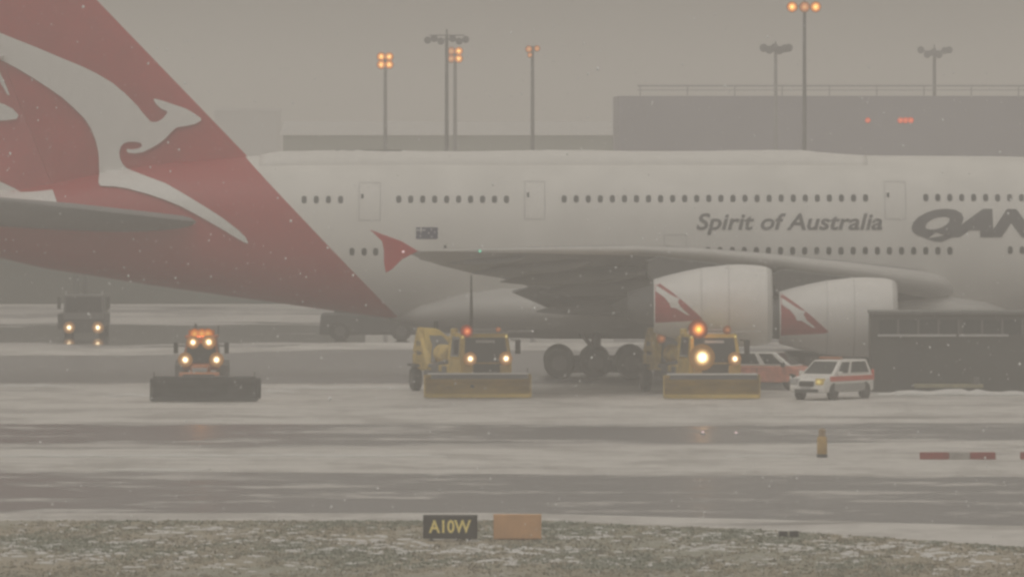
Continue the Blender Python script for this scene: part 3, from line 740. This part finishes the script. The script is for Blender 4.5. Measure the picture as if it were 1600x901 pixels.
def blade(t, m, w, h, cx, cy_, rz, edge_m, snow_top=True, curl=.32):
    """a curved mouldboard facing local -Y before it is turned by rz; ribs behind, cutting edge below"""
    # concave front: bottom leads, middle recedes, top curls forward
    prof = [(-.25 + .55 * math.sin(math.pi * min(1, a * 1.05)) - .32 * a ** 4, .08 + h * a) for a in (i / 14 for i in range(15))]
    ring = []
    nseg = 10
    for k in range(nseg + 1):
        x = -w / 2 + w * k / nseg; flare = 1 + .05 * (k / nseg - .5)
        ring.append([(x, y, .08 + (z - .08) * flare) for y, z in prof] + [(x, y + .07, .08 + (z - .08) * flare) for y, z in reversed(prof)])
    o = MB().loft(ring).build('plough_blade', m, t, smooth=True, auto=35)
    o.location = (cx, cy_, 0); o.rotation_euler = (0, 0, rz)
    MB().box(-w / 2 + .02, w / 2 - .02, -.34, -.26, .03, .2).build('cutting_edge', edge_m, o, bevel=.01)
    tz = .08 + h * 1.0
    MB().box(-w / 2 + .1, w / 2 - .1, -.66, -.46, tz - .015, tz + .06).build('top_rail', M['snow'] if snow_top else edge_m, o, bevel=.025)
    if snow_top: MB().box(-w / 2 + .25, w / 2 - .12, -.61, -.57, tz - .22, tz - .016).build('shade_strip', M['mid_metal'], o)  # dark strip standing in for the shade beneath the curled top edge
    for k in range(6):
        x = -w / 2 + .3 + (w - .6) * k / 5
        MB().prism([(.39, .2), (.56, .3), (.56, h * .75), (.39, h * .85)], x - .03, x + .03).build('rib', M['dark_metal'], o)
    for sx in (-1, 1):
        MB().box(sx * (w / 2 + .02) - .02, sx * (w / 2 + .02) + .02, -.42, .15, .05, h * 1.02).build('end_plate', edge_m, o, bevel=.01)
        MB().tube((sx * (w / 2 - .12), -.1, h), (sx * (w / 2 - .12), -.1, h + .35), .02).build('marker_stick', M['dark_metal'], o)
    return o

YAW = R(14)
T1, cab1, hl1, bc1 = plough_truck('yellow plough truck with a red roof beacon beneath the wing tip fence')
T1.location = (PX(749, 372), 372, 0); T1.rotation_euler.z = YAW
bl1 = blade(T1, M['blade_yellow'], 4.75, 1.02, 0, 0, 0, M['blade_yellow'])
def set_world(o, root, wx, wy, wrz):     # place a part by where it stands on the apron
    dx, dy = wx - root.location.x, wy - root.location.y; a = root.rotation_euler.z
    o.location = (dx * math.cos(a) + dy * math.sin(a), -dx * math.sin(a) + dy * math.cos(a), 0); o.rotation_euler.z = wrz - a
set_world(bl1, T1, PX(746, 369.2), 369.3, R(3))
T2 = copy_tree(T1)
T2['label'] = 'yellow plough truck with a glaring headlight and orange beacon below the outer engine'
T2.location = (PX(1107, 371.5), 371.5, 0); T2.rotation_euler.z = R(12)
for o in [q for q in S.objects if q.parent == T2]:
    if o.name.startswith('plough_blade'):
        set_world(o, T2, PX(1112, 368.2), 368.5, R(2))
        o.scale = (.9, 1, 1)
    if o.name.startswith('cab'):
        first = True; fb = True
        for c in sorted([q for q in S.objects if q.parent == o], key=lambda q: q.location.x):
            if c.name.startswith('headlight') and c.location.x < 0:
                c.data = c.data.copy(); c.data.materials[0] = M['floodlamp']; c.scale = (1.95, 1.0, 1.95); c.location.z += .08; c.location.y -= .1; c.location.x += .12
                c['label'] = 'glaring yellow white headlight'
            if c.name.startswith('beacon') and c.location.x < 0:
                c.data = c.data.copy(); c.data.materials[0] = M['beacon_orange']; c.scale = (1.5, 1, 1.5); c.location.x += .12; c.location.z += .1; c['label'] = 'bright orange flashing beacon'
            elif c.name.startswith('beacon'):
                c.scale = (1.5, 1, 1.5)
lens('rear_beacon', M['beacon_dim'], T2, (-1.0, 5.2, 2.5), .22, flat=.6)
MB().tube((-1.0, 5.35, 2.2), (-1.0, 5.35, 2.6), .04).build('beacon_post', M['dark_metal'], T2)

# the tractor with the grey blade
TD = 367.0
MB().tube((-.45, -.3, 2.9), (-.45, -.3, 5.5), .1, .03, 10).build('aerial', M['dark_metal'], [q for q in S.objects if q.parent == T1 and q.name.startswith('cab')][0])
tr = thing('plough_tractor', (PX(313, TD), TD, 0), 'tractor with a wide dark grey plough blade and glowing amber roof lamps', 'snow plough tractor')
for sx in (-1, 1):
    wheel(tr, (sx * .95, 2.4, .8), .8, .5); wheel(tr, (sx * .85, 0, .55), .55, .4)
    MB().prism([(1.5, .9), (1.6, 1.5), (2.1, 1.72), (2.9, 1.72), (3.3, 1.2), (3.2, 1.15), (2.85, 1.62), (2.1, 1.62), (1.7, 1.42), (1.6, .9)], sx * 1.2, sx * .66).build('mudguard', M['mid_metal'], tr)
MB().box(-.42, .42, -.9, 1.4, .75, 1.55).build('bonnet', M['tractor_red'], tr, bevel=.1)
MB().box(-.34, .34, -.93, -.88, .85, 1.45).build('grille', M['pale_metal'], tr, bevel=.02)
b = [(-.8, 1.2, 1.3), (.8, 1.2, 1.3), (.8, 2.9, 1.3), (-.8, 2.9, 1.3)]; m_ = [(-.85, 1.15, 1.6), (.85, 1.15, 1.6), (.85, 2.95, 1.6), (-.85, 2.95, 1.6)]; tp = [(-.66, 1.35, 2.72), (.66, 1.35, 2.72), (.66, 2.85, 2.72), (-.66, 2.85, 2.72)]
tc_ = MB().hexa(b, m_).hexa([(x, y, z + .002) for x, y, z in m_], tp).build('cab', M['tractor_red'], tr, bevel=.05)
MB().quad([m_[0], m_[1], tp[1], tp[0]], .07, .93, .02, .8, .015).build('windscreen', M['glass'], tc_)
for f in ([m_[3], m_[0], tp[0], tp[3]], [m_[1], m_[2], tp[2], tp[1]]): MB().quad(f, .08, .9, .05, .82, .015).build('side_window', M['glass'], tc_)
MB().box(-.74, .74, 1.2, 2.95, 2.72, 2.86).build('roof', M['tractor_red'], tc_, bevel=.05)
for sx in (-1, 1):
    MB().box(sx * 1.14 - .1, sx * 1.14 + .1, 1.05, 1.13, 2.05, 2.55).tube((sx * .75, 1.3, 2.4), (sx * 1.14, 1.1, 2.4), .025).build('mirror', M['black'], tc_, bevel=.02)
    MB().box(sx * .7 - .16, sx * .7 + .16, .75, 1.0, 1.5, 1.78).build('lamp_bracket', M['dark_metal'], tr, bevel=.03)
    lens('headlight', M['headlamp'], tr, (sx * .7, .72, 1.78), .33)
    MB().box(sx * .36 - .2, sx * .36 + .2, 1.12, 1.3, 2.42, 2.7).build('lamp_bracket', M['tractor_red'], tc_, bevel=.03)
lens('work_lamp', M['worklamp'], tc_, (-.37, 1.1, 2.55), .29); lens('work_lamp', M['worklamp'], tc_, (.34, 1.1, 2.56), .32)
bar = MB()
br = [[(x, 1.45 + .14 * math.cos(a), 2.97 + .13 * math.sin(a)) for a in (2 * math.pi * k / 12 for k in range(12))] for x in (-.58, -.5, .5, .58)]
bar.loft(br); bo = bar.build('light_bar', M['amber_bar'], tc_, smooth=True, auto=50)
for sx in (-.3, 0.02, .3): lens('beacon', M['amber_bar'], tc_, (sx, 1.32, 2.86 + (.06 if sx else .0)), .25, flat=.5)
MB().tube((.75, 1.6, 2.9), (.75, 1.6, 3.3), .03).tube((-.3, 2.4, 2.86), (-.3, 2.4, 3.35), .05).build('aerial', M['dark_metal'], tc_)
MB().tube((-.4, -.9, .6), (-.5, -1.9, .55), .09).tube((.4, -.9, .6), (.5, -1.9, .55), .09).box(-.7, .7, -1.9, -1.6, .4, 1.2).build('push_frame', M['dark_metal'], tr)
MB().prism([(-1.6, 1.0), (-1.1, 1.05), (-1.1, 1.28), (-1.5, 1.2)], -.9, .9).build('front_hitch', M['tractor_red'], tr)
bl = blade(tr, M['blade_grey'], 4.72, 1.0, .27, -2.3, R(-2), M['dark_metal'], snow_top=False)
MB().prism([(-.12, .15), (-.12, 1.05), (.2, 1.05), (.2, .5)], 2.36, 2.52).build('side_wing', M['dark_metal'], bl)
MB().tube((-1.0, -.1, 1.05), (.9, -.1, 1.1), .06).build('top_tube', M['mid_metal'], bl, smooth=True)

def glow_light(name, root, c, col, e):  # added point lights that strengthen the glow round the beacons and headlamp
    L_ = bpy.data.lights.new(name, 'POINT'); L_.energy = e; L_.color = col; L_.shadow_soft_size = .15
    o = bpy.data.objects.new(name, L_); link(o, root); o.location = c
glow_light('amber_spill', tr, (0, .95, 3.0), (1, .36, .05), 34)
glow_light('amber_spill', T2, (-.74, -1.6, 3.15), (1, .3, .05), 26)
glow_light('headlamp_spill', T2, (-.7, -2.1, 1.9), (1, .55, .16), 40)

# vans
def van(name, label, cat, loc, rz, body, stripe, roofm, sill, hood_col=None, L=2.2, lit=True, bar=True, stripe_rng=(.0, 1.0)):
    t = thing(name, loc, label, cat, rz=rz)
    hw = .9
    low = [(-L, .34), (-L - .05, .55), (-L + .02, .86), (-L + .22, 1.0), (-L + .95, 1.12), (L - .05, 1.12), (L + .02, .8), (L, .34)]
    bd = MB().prism(low, -hw, hw).build('body', body, t, bevel=.09)
    gb = [(-hw + .04, -L + .85, 1.1), (hw - .04, -L + .85, 1.1), (hw - .04, L - .06, 1.1), (-hw + .04, L - .06, 1.1)]
    gt = [(-hw + .2, -L + 1.75, 1.76), (hw - .2, -L + 1.75, 1.76), (hw - .2, L - .32, 1.76), (-hw + .2, L - .32, 1.76)]
    gh = MB().hexa(gb, gt).build('cabin', roofm, t, bevel=.07)
    MB().quad([gb[0], gb[1], gt[1], gt[0]], .07, .93, .1, .9, .012).build('windscreen', M['van_glass'], gh)
    for f, fl in (([gb[3], gb[0], gt[0], gt[3]], False), ([gb[1], gb[2], gt[2], gt[1]], True)):
        for u0, u1 in ((.10, .36), (.44, .91)):
            a, b_ = (1 - u1, 1 - u0) if fl is False and False else (u0, u1)
            if not fl: a, b_ = 1 - u1 - 0, 1 - u0
            MB().quad(f, a, b_, .14, .86, .012).build('side_window', M['van_glass'], gh)
    MB().quad([gb[2], gb[3], gt[3], gt[2]], .1, .9, .2, .85, .012).build('rear_window', M['van_glass'], gh)
    for sx in (-1, 1):
        if stripe:
            MB().box(sx * (hw + .004) - .012, sx * (hw + .004) + .012, -L + .55, L - .12, .84, 1.06).build('stripe', stripe, bd)
        if sill: MB().box(sx * (hw + .004) - .01, sx * (hw + .004) + .01, -L + .9, L - .8, .38, .72).build('sill_panel', sill, bd)
        MB().box(sx * (hw + .11) - .1, sx * (hw + .11) + .1, -L + 1.15, -L + 1.3, 1.08, 1.28).build('mirror', M['white_paint'] if body is not M['car_red'] else M['black'], gh, bevel=.03)
        for y in (-L + .85, L - .75):
            wheel(t, (sx * (hw - .1), y, .32), .32, .22)
            MB().lathe([(-.012, .02), (-.012, .40), (.012, .40), (.012, .02)], (sx * (hw + .0), y, .36), 'X', 24).build('wheel_arch', M['black'], bd)
        hlm = M['yellow_lamp'] if lit and sx > 0 else M['pale_metal']
        MB().box(sx * .66 - .2, sx * .66 + .2, -L - .07, -L + .3, .70, .98).build('headlight', hlm, bd, bevel=.05)
        MB().box(sx * .82 - .07, sx * .82 + .07, L - .02, L + .05, .8, 1.3).build('tail_light', M['van_red'], bd, bevel=.02)
    MB().box(-.38, .38, -L - .07, -L + .12, .62, .86).build('grille', M['black'], bd, bevel=.03)
    MB().box(-.6, .6, -L - .09, -L + .05, .36, .5).build('bumper_intake', M['dark_metal'], bd, bevel=.03)
    MB().box(-.26, .26, -L - .1, -L - .05, .5, .6).build('number_plate', M['pale_metal'], bd)
    if bar:
        MB().box(-.55, .55, -L + 1.95, -L + 2.25, 1.79, 1.9).build('light_bar', M['tractor_red'], gh, bevel=.04)
    return t
VD = 368.3
van('van', 'white airport van with an orange red side stripe and one lit headlight', 'van', (PX(1300, VD), VD, 0), R(-33), M['white_paint'], M['van_red'], M['white_paint'], M['van_low'])
CD = 381.5
van('estate_car', 'orange red vehicle with a white roof partly hidden behind the white van', 'car', (PX(1204, CD), CD, 0), R(68), M['car_red'], None, M['white_paint'], M['car_red'], lit=False, bar=False)

# far truck with two headlights
FD = 474.0
ft = thing('deicing_truck', (PX(131, FD), FD, 0), 'dark truck with two lit headlights and a raised boom under the tail', 'truck')
M['dull_green'] = mat('dull green grey paint', (.07, .08, .075), .6, var=.2)
MB().box(-1.2, 1.2, -.1, 6.5, .55, 1.25).box(-1.55, -1.1, .6, 5.5, .4, 1.3).build('chassis', M['dark_metal'], ft, bevel=.04)
b = [(-1.2, -.2, .95), (1.2, -.2, .95), (1.2, 1.7, .95), (-1.2, 1.7, .95)]; tp = [(-1.12, 0, 2.4), (1.12, 0, 2.4), (1.12, 1.7, 2.4), (-1.12, 1.7, 2.4)]
fc = MB().hexa(b, tp).build('cab', M['mid_metal'], ft, bevel=.05)
MB().quad([b[0], b[1], tp[1], tp[0]], .05, .95, .3, .92, .015).build('windscreen', M['glass'], fc)
MB().box(-1.2, 1.2, -.32, -.18, .22, .86).build('bumper', M['dark_metal'], fc, bevel=.03)
for sx in (-1, 1):
    lens('headlight', M['headlamp'], fc, (sx * .83, -.36, .52), .34)
    MB().box(sx * 1.42 - .1, sx * 1.42 + .1, -.2, -.1, 1.6, 2.3).build('mirror', M['black'], fc)
    MB().tube((sx * 1.05, .2, 2.4), (sx * 1.05, .2, 2.62), .06).build('roof_marker', M['pale_metal'], fc)
    for y in (.9, 5.2): wheel(ft, (sx * 1.0, y, .5), .5, .35)
MB().box(-1.15, 1.15, 2.0, 6.4, 1.25, 2.35).build('tank', M['dull_green'], ft, bevel=.2)
MB().box(-.75, -.4, 3.0, 3.35, 2.3, 6.6).box(-.2, .05, 3.0, 3.25, 2.3, 6.2).build('boom', M['mid_metal'], ft, bevel=.03)

# dark tug behind the tail
gd = 466.0
tg = thing('aircraft_tug', (PX(588, gd), gd, 0), 'low dark tug parked beyond the red end of the fuselage', 'tug', rz=R(90))
MB().prism([(-2.0, .3), (-2.05, .95), (-1.5, 1.3), (-.4, 1.42), (2.6, 1.42), (2.7, .3)], -1.2, 1.2).build('body', M['dark_metal'], tg, bevel=.12)
MB().hexa([(-.9, .5, 1.42), (.9, .5, 1.42), (.9, 2.0, 1.42), (-.9, 2.0, 1.42)], [(-.75, .65, 1.75), (.75, .65, 1.75), (.75, 1.9, 1.75), (-.75, 1.9, 1.75)]).build('cab', M['black'], tg, bevel=.06)
tg.scale = (1.15, 1.2, 1.1)
for sx in (-1, 1):
    for y in (-1.2, 1.7): wheel(tg, (sx * 1.1, y, .5), .5, .35)

# ground support equipment under the inner engine
pd = 389.0
gp = thing('ground_power_unit', (PX(1287, pd), pd, 0), 'dark boxy ground power trailer under the inner engine behind the van', 'ground power unit')
MB().box(-2.2, 2.2, 0, 1.7, .45, 1.55).build('housing', M['dark_metal'], gp, bevel=.06)
for i in range(4): MB().box(-1.9 + i, -1.2 + i, -.02, .02, .75, 1.3).build('vent', M['mid_metal'], gp)
for x in (-1.6, 1.6):
    for y in (.1, 1.6):
        w_ = wheel(gp, (x, y, .3), .3, .2); w_.rotation_euler.z = R(90)
MB().tube((-2.2, .85, .5), (-3.2, .85, .4), .05).build('tow_bar', M['dark_metal'], gp)

# service building in front of the airliner
bd_ = 377.5
M['cabin_dark'] = mat('dark cabin cladding', (.055, .057, .055), .7, var=.15, scale=.7)
sv = thing('service_building', (PX(1362, bd_), bd_, 0), 'low dark grey apron building with a strip of windows and pale sills', 'building')
sc = bd_ / FPX
zt, z1, z0 = PZ(487, bd_), PZ(499, bd_), PZ(525, bd_)
MB().box(0, 14, 0, 3.2, 0, zt - .12).build('wall', M['cabin_dark'], sv, bevel=.03)
MB().box(-.06, 14.06, -.12, 3.3, zt - .12, zt + .02).build('roof', M['mid_metal'], sv, bevel=.02)
for i in range(7):
    x0 = .35 + i * .93 + (.15 if i > 3 else 0)
    wn_ = MB().box(x0, x0 + .82, -.025, .05, z0 + .08, z1).build('window', M['glass'], sv)
    MB().box(x0 + .83, x0 + .9, -.05, .02, z0 + .06, z1).build('frame', M['mid_metal'], wn_)
for a, b_ in ((.28, 3.9), (4.02, 6.35)): MB().box(a, b_ if b_ < 6 else 6.3, -.1, .03, z0 - .02, z0 + .09).build('sill', M['pale_metal'], sv, bevel=.01)
MB().box(1.2, 2.2, -.03, .05, .1, 2.0).build('door', M['dark_metal'], sv)
M['dull_yellow'] = mat('dull pallet yellow', (.30, .28, .18), .8, var=.25)
pal = thing('pallet_trolley', (PX(1488, 376), 376, 0), 'low pale yellowish trolley at the foot of the dark apron building', 'trolley')
MB().box(-1.75, 1.4, -.4, .4, .26, .42).build('deck', M['dull_yellow'], pal, bevel=.02)
MB().prism([(-.3, .42), (-.3, .72), (.3, .72), (.3, .42)], .95, 1.25).build('handle', M['mid_metal'], pal)
for x in (-1.3, 1.0):
    for y in (-.3, .3):
        w_ = wheel(pal, (x, y, .13), .13, .1); w_.rotation_euler.z = R(90)

# snow bank pushed up along the cleared strip
def bank(name, x0, x1, y, h, seed, label):
    r_ = random.Random(seed); rings = []
    n = int((x1 - x0) / .35)
    for k in range(n + 1):
        x = x0 + (x1 - x0) * k / n; hh = h * (.55 + .45 * r_.random()) * min(1, .1 + k / 4, .1 + (n - k) / 4)
        w = .5 + .4 * r_.random(); yy = y + .25 * r_.uniform(-1, 1)
        rings.append([(x, yy - w, .0), (x, yy - w * .6, hh * .55), (x, yy - .1, hh), (x, yy + w * .5, hh * .6), (x, yy + w, .0)])
    o = MB().loft(rings).build(name, M['snow'], smooth=True)
    return tag(o, label, 'snow bank', kind='stuff')
bank('snow_bank', PX(1365, 373), PX(1640, 373), 373.3, .3, 5, 'low bank of pushed up snow before the dark apron building')

for k, (p0, p1, py, hh, lb) in enumerate(((165, 243, 618, .22, 'small drift of pushed snow at the outer end of the grey blade'), (405, 470, 612, .16, 'small snow drift trailing from the tractor blade toward the yellow plough'), (-20, 700, 712, .09, 'long thin ridge of slush left of the taxiway sign, beyond the nearest wet lane'), (1130, 1262, 712, .08, 'short bright streak of snow beside the yellow bollard'),
        (150, 330, 733, .06, 'faint thin streak of snow on the left of the wet lane'), (-20, 120, 603, .14, 'ragged snow edge left of the tractor blade'), (430, 640, 606, .12, 'ragged snow edge between the tractor and the yellow ploughs'))):
    d = GD(py); bank('snow_ridge', PX(p0, d), PX(p1, d), d, hh, 40 + k, lb)

# ------------------------------------------------------------------ verge objects
M['sign_black'] = mat('sign black', (.012, .012, .011), .5, var=.05)
M['sign_yellow'] = mat('sign yellow', (.88, .74, .24), .5, var=.05)
M['sign_orange'] = mat('sign orange', (.62, .36, .18), .55, var=.12, scale=2)
sd = GD(845)
def board(px0, px1, py0, py1, d, name, label, face, edge):
    X0, X1 = PX(px0, d), PX(px1, d); cx = (X0 + X1) / 2; w = X1 - X0; Z0, Z1 = PZ(py1, d), PZ(py0, d)
    t = thing(name, (cx, d, 0), label, 'taxiway sign')
    MB().box(-w / 2, w / 2, 0, .3, Z0, Z1).build('housing', edge, t, bevel=.02)
    MB().box(-w / 2 + .05, w / 2 - .05, -.02, .01, Z0 + .05, Z1 - .05).build('face', face, t)
    for x in (-w / 2 + .25, w / 2 - .25): MB().box(x - .04, x + .04, .1, .2, 0, Z0 + .005).box(x - .1, x + .1, .05, .25, 0, .03).build('leg', M['dark_metal'], t)
    return t, w, Z0, Z1
s1, w, Z0, Z1 = board(661, 746, 804, 841, sd, 'taxiway_sign', 'black taxiway sign with yellow letters reading A10W on the verge', M['sign_black'], M['sign_black'])
h = Z1 - Z0
lettering('sign_lettering', 'A10W', -w / 2 + .17, Z0 + .17, w / 2 - .19, Z1 - .14, M['sign_yellow'], s1, d=None, shear=0, bold=.03, flat=-.026)
o = s1
MB().box(-w / 2 + .02, w / 2 - .02, -.024, -.0, Z1 - .035, Z1 - .015).build('border', M['mid_metal'], s1)
s2, w, Z0, Z1 = board(771, 846, 803, 842, sd + .5, 'taxiway_sign', 'plain orange blank sign board on the verge beside the black lettered one', M['sign_orange'], M['sign_orange'])
tb = thing('ground_light', (PX(1232, GD(839)), GD(839), 0), 'small dark twin box light fitting at the edge of the grass', 'ground light')
MB().box(-.3, -.03, -.1, .1, .03, .19).build('housing', M['black'], tb, bevel=.02); MB().box(.03, .3, -.1, .1, .03, .2).build('housing', M['black'], tb, bevel=.02)
MB().box(-.3, .3, -.06, .06, 0, .05).build('base', M['dark_metal'], tb)
bd2 = GD(714)
bo_ = thing('bollard', (PX(1284.5, bd2), bd2, 0), 'single dull yellow marker bollard standing in the snow by the taxiway', 'bollard')
M['bollard'] = mat('dull yellow', (.42, .27, .08), .6, var=.15, scale=5)
MB().lathe([(.12, .17), (.15, .19), (.72, .185), (.78, .15)], (0, 0, 0), 'Z', 20).build('body', M['bollard'], bo_, smooth=True, auto=40)
MB().lathe([(0, .2), (.12, .2), (.12, .15)], (0, 0, 0), 'Z', 20).build('base', M['dark_metal'], bo_, smooth=True, auto=40)
MB().lathe([(.78, .13), (1.02, .13), (1.08, .05)], (0, 0, 0), 'Z', 18).build('cap', mat('tan cap', (.30, .21, .12), .6), bo_, smooth=True, auto=40)
# low red and white barriers
M['barrier_red'] = mat('barrier red', (.24, .03, .025), .6, var=.2, scale=4)
M['barrier_white'] = mat('dirty barrier white', (.34, .32, .30), .6, var=.2, scale=4)
bd3 = GD(717)
def barrier(px, label, n):
    t = thing('barrier', (PX(px, bd3), bd3, 0), label, 'barrier', 'low red and white taxiway barriers')
    x = 0
    for k in range(n):
        L_ = (1.08, .78, .95)[k % 3]
        MB().prism([(-.16, 0), (-.14, .26), (.14, .26), (.16, 0)], x + .003, x + L_ - .003)  .build('section', M['barrier_red'] if k % 2 == 0 else M['barrier_white'], t, bevel=.02)
        x += L_
    return t
barrier(1437, 'low red and white taxiway barrier with both red ends in view', 3)
barrier(1594, 'low red taxiway barrier cut off by the picture edge', 3)

# small emitting spots put in as headlight reflections on the wet lane
for px, py in ((1098, 675), (1150, 676)):
    d = GD(py + 3); t = thing('reflection_spot', (PX(px, d), d, 0), 'tiny white ground lamp in the wet lane below the ' + ('glaring headlight' if px == 1098 else 'plough blade end'), 'ground light', 'small white lamps set in the wet lane')
    MB().lathe([(0, .12), (.05, .12), (.08, .08)], (0, 0, 0), 'Z', 14).build('housing', M['pale_metal'], t)
    lens('lens', M['white_nav'], t, (0, -.08, .08), .06)

# ------------------------------------------------------------------ grass on the verge
def grass():
    r_ = random.Random(11); v, f, mi = [], [], []
    def inside(x, y):
        c = False; n = len(VERGE)
        for i in range(n):
            (x0, y0), (x1, y1) = VERGE[i], VERGE[(i + 1) % n]
            if (y0 > y) != (y1 > y) and x < (x1 - x0) * (y - y0) / (y1 - y0) + x0: c = not c
        return c
    cnt = 0
    while cnt < 30000:
        y = r_.uniform(213, 257); x = r_.uniform(-18.5, 18.5)
        if not inside(x, y): continue
        g = math.sin(x * .9 + 1.3 * math.sin(y * .21)) + math.sin(y * .33 + x * .23) + .8 * math.sin(x * 2.7 - y * .7)
        if r_.random() > .55 + .22 * g: continue
        cnt += 1
        k = 0 if g + r_.uniform(-1.2, 1.2) > .4 else (1 if r_.random() < .72 else 2)
        if y < 229 and r_.random() < .75: k = 1
        hgt = r_.uniform(.03, .085); 
        for b in range(3):
            a = r_.uniform(0, math.pi); wd_ = r_.uniform(.02, .05); dx, dy = math.cos(a) * wd_, math.sin(a) * wd_
            ox_, oy_ = r_.uniform(-.1, .1), r_.uniform(-.1, .1); lx, ly = r_.uniform(-.07, .07), r_.uniform(-.07, .07)
            n = len(v)
            v += [(x + ox_ - dx, y + oy_ - dy, .008), (x + ox_ + dx, y + oy_ + dy, .008), (x + ox_ + lx, y + oy_ + ly, hgt * r_.uniform(.6, 1.1))]
            f.append((n, n + 1, n + 2)); mi.append(k)
    me = bpy.data.meshes.new('grass'); me.from_pydata(v, [], f)
    for m_ in (mat('green grass', (.235, .255, .20), .8, var=.3), mat('dry grass', (.33, .29, .21), .85, var=.3), mat('dark earth tuft', (.19, .175, .14), .9, var=.3)): me.materials.append(m_)
    me.polygons.foreach_set('material_index', mi); me.update()
    o = link(bpy.data.objects.new('grass', me)); o['kind'] = 'stuff'; o['label'] = 'short green and straw coloured grass tufts poking through snow'; o['category'] = 'grass'
    # lumps of snow caught in the grass
    mb = MB(); cnt = 0
    while cnt < 800:
        y = r_.triangular(226, 256.5, 240); x = r_.uniform(-18, 18)
        if not inside(x, y): continue
        g = math.sin(x * .5 + y * .3) + math.sin(y * .9 - x * .2)
        if r_.random() > .45 + .3 * g: continue
        cnt += 1
        rx, ry, rz_ = r_.uniform(.05, .32), r_.uniform(.08, .3), r_.uniform(.015, .04)
        mb.loft([[(x + rx * q * math.cos(t), y + ry * q * math.sin(t), .008 + rz_ * zz * (1 + .3 * math.sin(3 * t))) for t in (2 * math.pi * k / 7 for k in range(7))] for q, zz in ((1, 0), (.8, .6), (.35, 1))])
    so_ = mb.build('snow_patches', M['snow'], smooth=True, fix=False); so_['kind'] = 'stuff'; so_['label'] = 'small lumps of snow caught among the verge grass'; so_['category'] = 'snow'
grass()

# ------------------------------------------------------------------ falling snow
def flakes():
    r_ = random.Random(21); mb = MB()
    for i in range(9000):
        y = r_.uniform(70, 520); half = y * .0655; x = r_.uniform(-half, half) * 1.15
        z = r_.uniform(CAM_H - y * .056, CAM_H + y * .016)
        if z < .15: continue
        s = r_.uniform(.016, .026) if i % 150 == 0 else r_.triangular(.004, .015, .006)
        mb.add([(x - s, y, z), (x, y - s, z), (x + s, y, z), (x, y + s, z), (x, y, z + s * 1.3), (x, y, z - s * 1.3)], [(0, 1, 4), (1, 2, 4), (2, 3, 4), (3, 0, 4), (1, 0, 5), (2, 1, 5), (3, 2, 5), (0, 3, 5)])
    o = mb.build('snowflakes', mat('white flakes', (.78, .78, .78), .9, var=.02), fix=False); o['kind'] = 'stuff'; o['label'] = 'fine snowflakes falling through the hazy air'; o['category'] = 'snow'
flakes()
